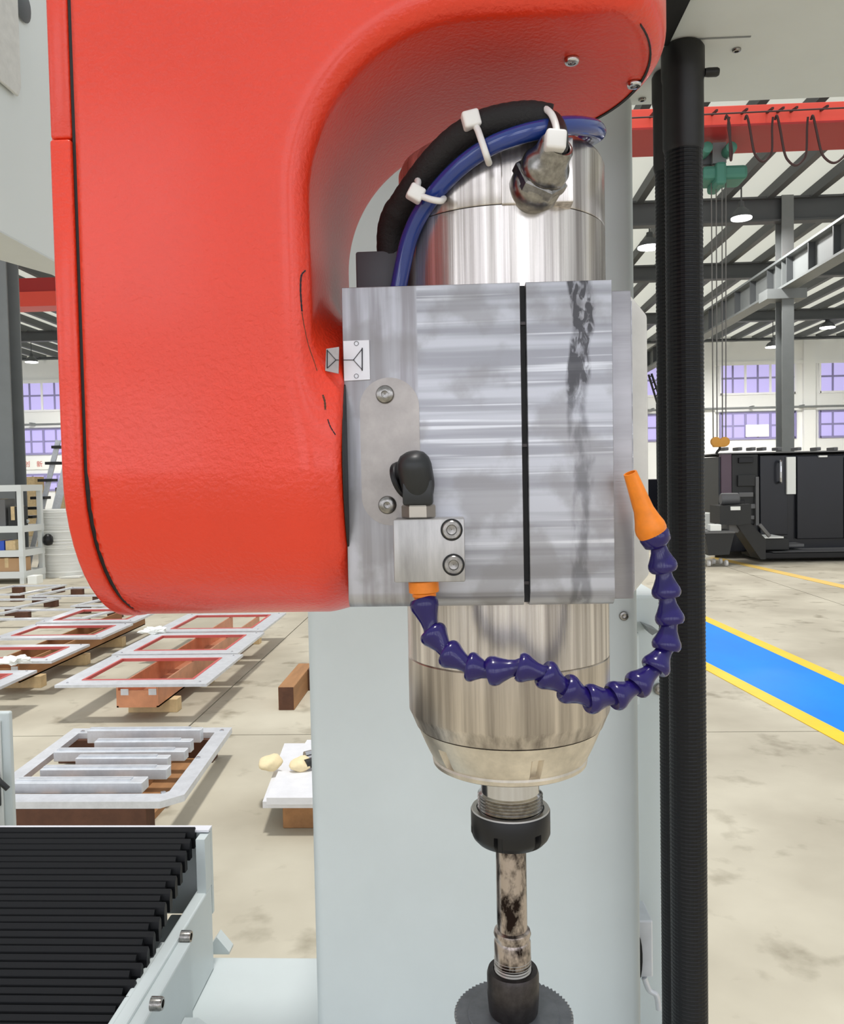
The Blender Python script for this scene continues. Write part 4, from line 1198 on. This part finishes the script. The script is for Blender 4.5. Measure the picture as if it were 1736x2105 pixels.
add('nut_rim', lathe([(.0236, 1.3006), (.0232, 1.3014), (.0205, 1.3014), (.0203, 1.2995)], C0, (0, 0, 1), 64, False), 'nut_silver', nut, smooth=35)

# ================================================================== saw arbor
sa = empty('saw_arbor', (XS, YS, 1.165), label='stained steel saw arbor clamped in the black collet nut', cat='tool')
add('shank', lathe([(.0092, 1.222), (.0092, 1.2814)], C0, (0, 0, 1), 40), 'stained_steel', sa, smooth=40)
add('collar', lathe([(.0092, 1.2265), (.0108, 1.2255), (.0114, 1.2235), (.0108, 1.2215), (.0104, 1.2200), (.0111, 1.2185), (.0111, 1.2050), (.0105, 1.203)], C0, (0, 0, 1), 40), 'stained_steel', sa, smooth=35)
tt = []
for i in range(5):
    z = 1.2005 + i*.0018; tt += [(.0106, z), (.0113, z + .0006), (.0106, z + .0013)]
add('thread', lathe(tt, C0, (0, 0, 1), 40), 'nut_silver', sa)
add('clamp_nut', lathe([(.0140, 1.1735), (.0150, 1.176), (.0158, 1.186), (.0158, 1.1985), (.0150, 1.2010), (.0118, 1.2012), (.0114, 1.199)], C0, (0, 0, 1), 40, False), 'dark_steel', sa, smooth=35)
NT = 72
Pb = []
for i in range(NT):
    a = 2*math.pi*i/NT; b = a + 2*math.pi*.72/NT
    Pb += [(XS + .0345*math.cos(a), YS + .0345*math.sin(a)), (XS + .0362*math.cos(b), YS + .0362*math.sin(b))]
add('saw_blade', prism(Pb, 'xy', 1.1712, 1.1732), 'blade_steel', sa, label='fine-toothed circular saw blade')
add('blade_flange', lathe([(.028, 1.1733), (.0275, 1.1742), (.014, 1.1744)], C0, (0, 0, 1), 48), 'blade_steel', sa, smooth=40)

# ================================================================== coolant manifold, elbow, jointed hose
YMF = .402
mfd = empty('coolant_manifold', at(882, 1195, .413), label='small aluminium coolant block screwed to the front of the clamp', cat='manifold')
m0, m1 = at(811, 1198, YMF), at(955, 1066, YMF)
bmf = box(m0[0], m1[0], YMF, YB - .0005, m0[2], m1[2], .0008)
add('block', bmf, 'alu_raw', mfd, smooth=40)
for (px, py) in ((929, 1089), (933, 1161)):
    p = at(px, py, YMF - .0001)
    c = add('counterbore', lathe([(.0052, -.0005), (.0054, .0003), (.0050, .0004)], p, (0, -1, 0), 32), 'black_gap', mfd, smooth=40)
    add('cap_screw', lathe([(.0045, .0), (.0045, .0010), (.0041, .0014), (.0026, .0014), (.0022, .0002), (.0002, .0001)], p + np.array([0, -.0003, 0]), (0, -1, 0), 28, False), 'screw_steel', mfd, smooth=35)
el = empty('elbow_fitting', at(862, 1056, .412), label='black push-in elbow fitting on top of the coolant block', cat='fitting')
ec = at(861, 1056, .413)
add('hex_base', lathe([(.0080, 0), (.0085, .0006), (.0085, .0058), (.0080, .0065)], (ec[0], .413, m1[2] + .0003), (0, 0, 1), 6), 'hex_steel', el)
zz = m1[2] + .0068
add('body', bevel(box(ec[0] - .0074, ec[0] + .0074, .4055, .4205, zz, zz + .0125), .0012), 'black_plastic', el, smooth=40)
dc = at(851, 966, .413)
da = Vector((-.16, -.30, 1)).normalized(); db = Vector((ec[0] + .0002, .4125, zz + .0085))
dl = (dc[2] + .0088 - db.z)/da.z
add('dome', lathe([(.0070, -.004), (.0082, .0), (.0086, .003), (.0087, dl - .0075), (.0080, dl - .0042), (.0062, dl - .0016), (.0035, dl - .0003), (.0006, dl)], db, da, 36), 'black_plastic', el, smooth=60)
add('release_ring', lathe([(.0092, 0), (.0098, .0006), (.0098, .0026), (.0075, .003)], (dc[0] - .0048, .4190, dc[2] - .0045), (-.75, .35, -.30), 28), 'black_oxide', el, smooth=40)

hs = empty('jointed_hose', at(1100, 1440, .40), label='dark blue jointed coolant hose with orange ends curving below the block', cat='hose')
ring = [(871, 1237), (889, 1300), (921, 1342), (966, 1370), (1010, 1380), (1070, 1371), (1120, 1385), (1164, 1414), (1212, 1437), (1263, 1432),
        (1309, 1410), (1347, 1373), (1370, 1330), (1378, 1276), (1371, 1221), (1364, 1168), (1353, 1116)]
dep = [.411, .408, .404, .400, .398, .396, .395, .396, .398, .402, .407, .412, .416, .418, .419, .419, .418]
RP = [at(x, y, Y) for (x, y), Y in zip(ring, dep)]
nozz0, nozz1 = at(1338, 1086, .417), at(1296, 972, .411)
segp = [(.0040, -.0010), (.0062, -.0014), (.0070, -.0004), (.0073, .0010), (.0070, .0026), (.0058, .0048), (.0044, .0080), (.0039, .0108), (.0044, .0132), (.0036, .0146)]
seg0 = None
for i, p in enumerate(RP):
    nx = RP[i+1] if i + 1 < len(RP) else nozz0
    d = Vector(nx - p); L = d.length
    if i == len(RP) - 1:
        add('ball_segment', lathe([(.004, -.002), (.0070, 0), (.0077, .004), (.0068, .0078), (.0045, .0095)], p, d, 28), 'loc_blue', hs, smooth=50)
        continue
    if seg0 is None:
        me_ = add('segment', (lathe(segp, (0, 0, 0), (0, 0, 1), 28)[0] + np.array(obj_origin(hs)), lathe(segp, (0, 0, 0), (0, 0, 1), 28)[1]), 'loc_blue', hs, smooth=50)
        seg0 = me_; o = me_
    else:
        o = dup(seg0)
    o.location = Vector(p) - hs.location
    o.rotation_mode = 'QUATERNION'
    o.rotation_quaternion = Vector((0, 0, 1)).rotation_difference(d.normalized())
    o.scale = (1, 1, max(.75, min(1.25, L/.0125)))
cc = at(871, 1197, .412)
add('connector', lathe([(.0068, 0), (.0076, .0004), (.0076, .0058), (.0060, .0066), (.0060, .0080), (.0052, .0086), (.0052, .0105), (.0058, .0125), (.0045, .0145)], (cc[0], .412, m0[2] - .0002), (.04, 0, -1), 24), 'orange', hs, smooth=35, label='orange threaded connector')
nd = Vector(nozz1 - nozz0); nl = nd.length
add('nozzle', lathe([(.0040, -.004), (.0072, -.0035), (.0078, -.001), (.0076, .0015), (.0064, .005), (.0050, .0105), (.0034, nl - .001), (.0033, nl), (.0026, nl), (.0024, nl - .004)], nozz0, nd, 32, False), 'orange', hs, smooth=40, label='tapered orange nozzle')

# ================================================================== cables over the motor
bh = empty('coolant_tube', at(822, 590, .455), label='glossy blue tube arching over the spindle motor', cat='tube')
bp_ = [(818, 600, .462), (828, 548, .460), (842, 490, .456), (866, 438, .450), (905, 385, .442), (955, 336, .433), (1010, 300, .427), (1070, 277, .424), (1125, 264, .425), (1175, 258, .432), (1215, 262, .445), (1229, 272, .462), (1212, 284, .478), (1190, 300, .485)]
add('tube', tube(spline([at(*p) for p in bp_], 8), .0047, 16), 'blue_hose', bh, smooth=180)
add('tube_fitting', lathe([(.006, 0), (.0066, .001), (.0066, .008), (.0055, .009)], at(1190, 300, .485) + np.array([0, 0, -.010]), (0, 0, 1), 20), 'chrome', bh, smooth=40)

ss = empty('sleeved_cable', at(815, 560, .48), label='black braided cable sleeve arching above the blue tube', cat='cable')
sb = [(812, 575, .482), (806, 520, .478), (808, 468, .473), (826, 425, .465), (858, 378, .456), (896, 330, .447), (940, 288, .440), (990, 260, .434), (1040, 246, .431), (1090, 241, .430), (1132, 248, .430)]
pth = spline([at(*p) for p in sb], 8)
add('sleeve', tube(pth, [.0078 + .00012*math.sin(i*2.1) + (.0008 if i < 24 else 0) for i in range(len(pth))], 18), 'sleeve', ss, smooth=180)
add('cable', tube(spline([at(1110, 244, .4305), at(1135, 252, .4275), at(1146, 278, .4200), at(1145, 305, .4150), Vector(g0) + ga*.024, Vector(g0) + ga*.014], 8), .0054, 16), 'black_plastic', ss, smooth=180)

def zip_tie(pts, head, hr, label, tilt):
    e = empty('cable_tie', Vector(head), label=label, cat='cable tie', group='white cable ties on the cables')
    V, Fc = tube(spline(pts, 8), .0019, 8, flat=.35)
    add('strap', tube(spline(pts, 8), .0017, 10), 'nylon', e, smooth=180)
    bx = box(-hr, hr, -hr*.8, hr*.8, -hr*.95, hr*.95, hr*.32, 3)
    R = Euler(tilt).to_matrix(); Vn = np.array([(R @ Vector(v))[:] for v in bx[0]]) + np.array(head)
    add('head', (Vn, bx[1]), 'nylon', e, smooth=50)
    tl_ = Vector(head) + R @ Vector((0, -hr*.2, hr*1.2))
    return e
zip_tie([at(843, 392, .472), at(846, 376, .455), at(860, 372, .447), at(858, 396, .4395), at(880, 408, .436), at(905, 413, .436), at(913, 408, .443)], at(855, 398, .4385), .0042, 'white cable tie low on the cable bundle, nearest the red arm', (0, .5, .2))
zip_tie([at(962, 262, .452), at(968, 252, .434), at(980, 262, .4265), at(990, 288, .4205), at(1000, 318, .4195), at(1006, 336, .426)], at(969, 247, .4275), .0045, 'white cable tie in the middle with its head standing above the sleeve', (0, -.25, .1))
zip_tie([at(1108, 228, .443), at(1118, 223, .428), at(1132, 232, .4190), at(1141, 250, .4165), at(1145, 272, .4125), at(1142, 296, .4110)], at(1142, 290, .4085), .0050, 'white cable tie above the steel cable gland', (0, .08, .1))

jb = empty('junction_box', at(820, 583, .47), label='small black box with a screw on top of the clamp block', cat='box')
jx0, jx1 = ax(734, .475, 550), ax(906, .475, 550)
jz1 = az(519, .475, 820)
add('body', box(jx0, min(jx1, XS - RS*.0 - .052), .470, .52, zt_ + .0005, jz1, .0012), 'box_plastic', jb, smooth=40)
sc = at(793, 508, .482)
add('screw', lathe([(.0032, 0), (.0034, .0004), (.0034, .0048), (.0030, .0056), (.0014, .0056)], (sc[0], .482, jz1), (0, 0, 1), 20), 'chrome', jb, smooth=35)
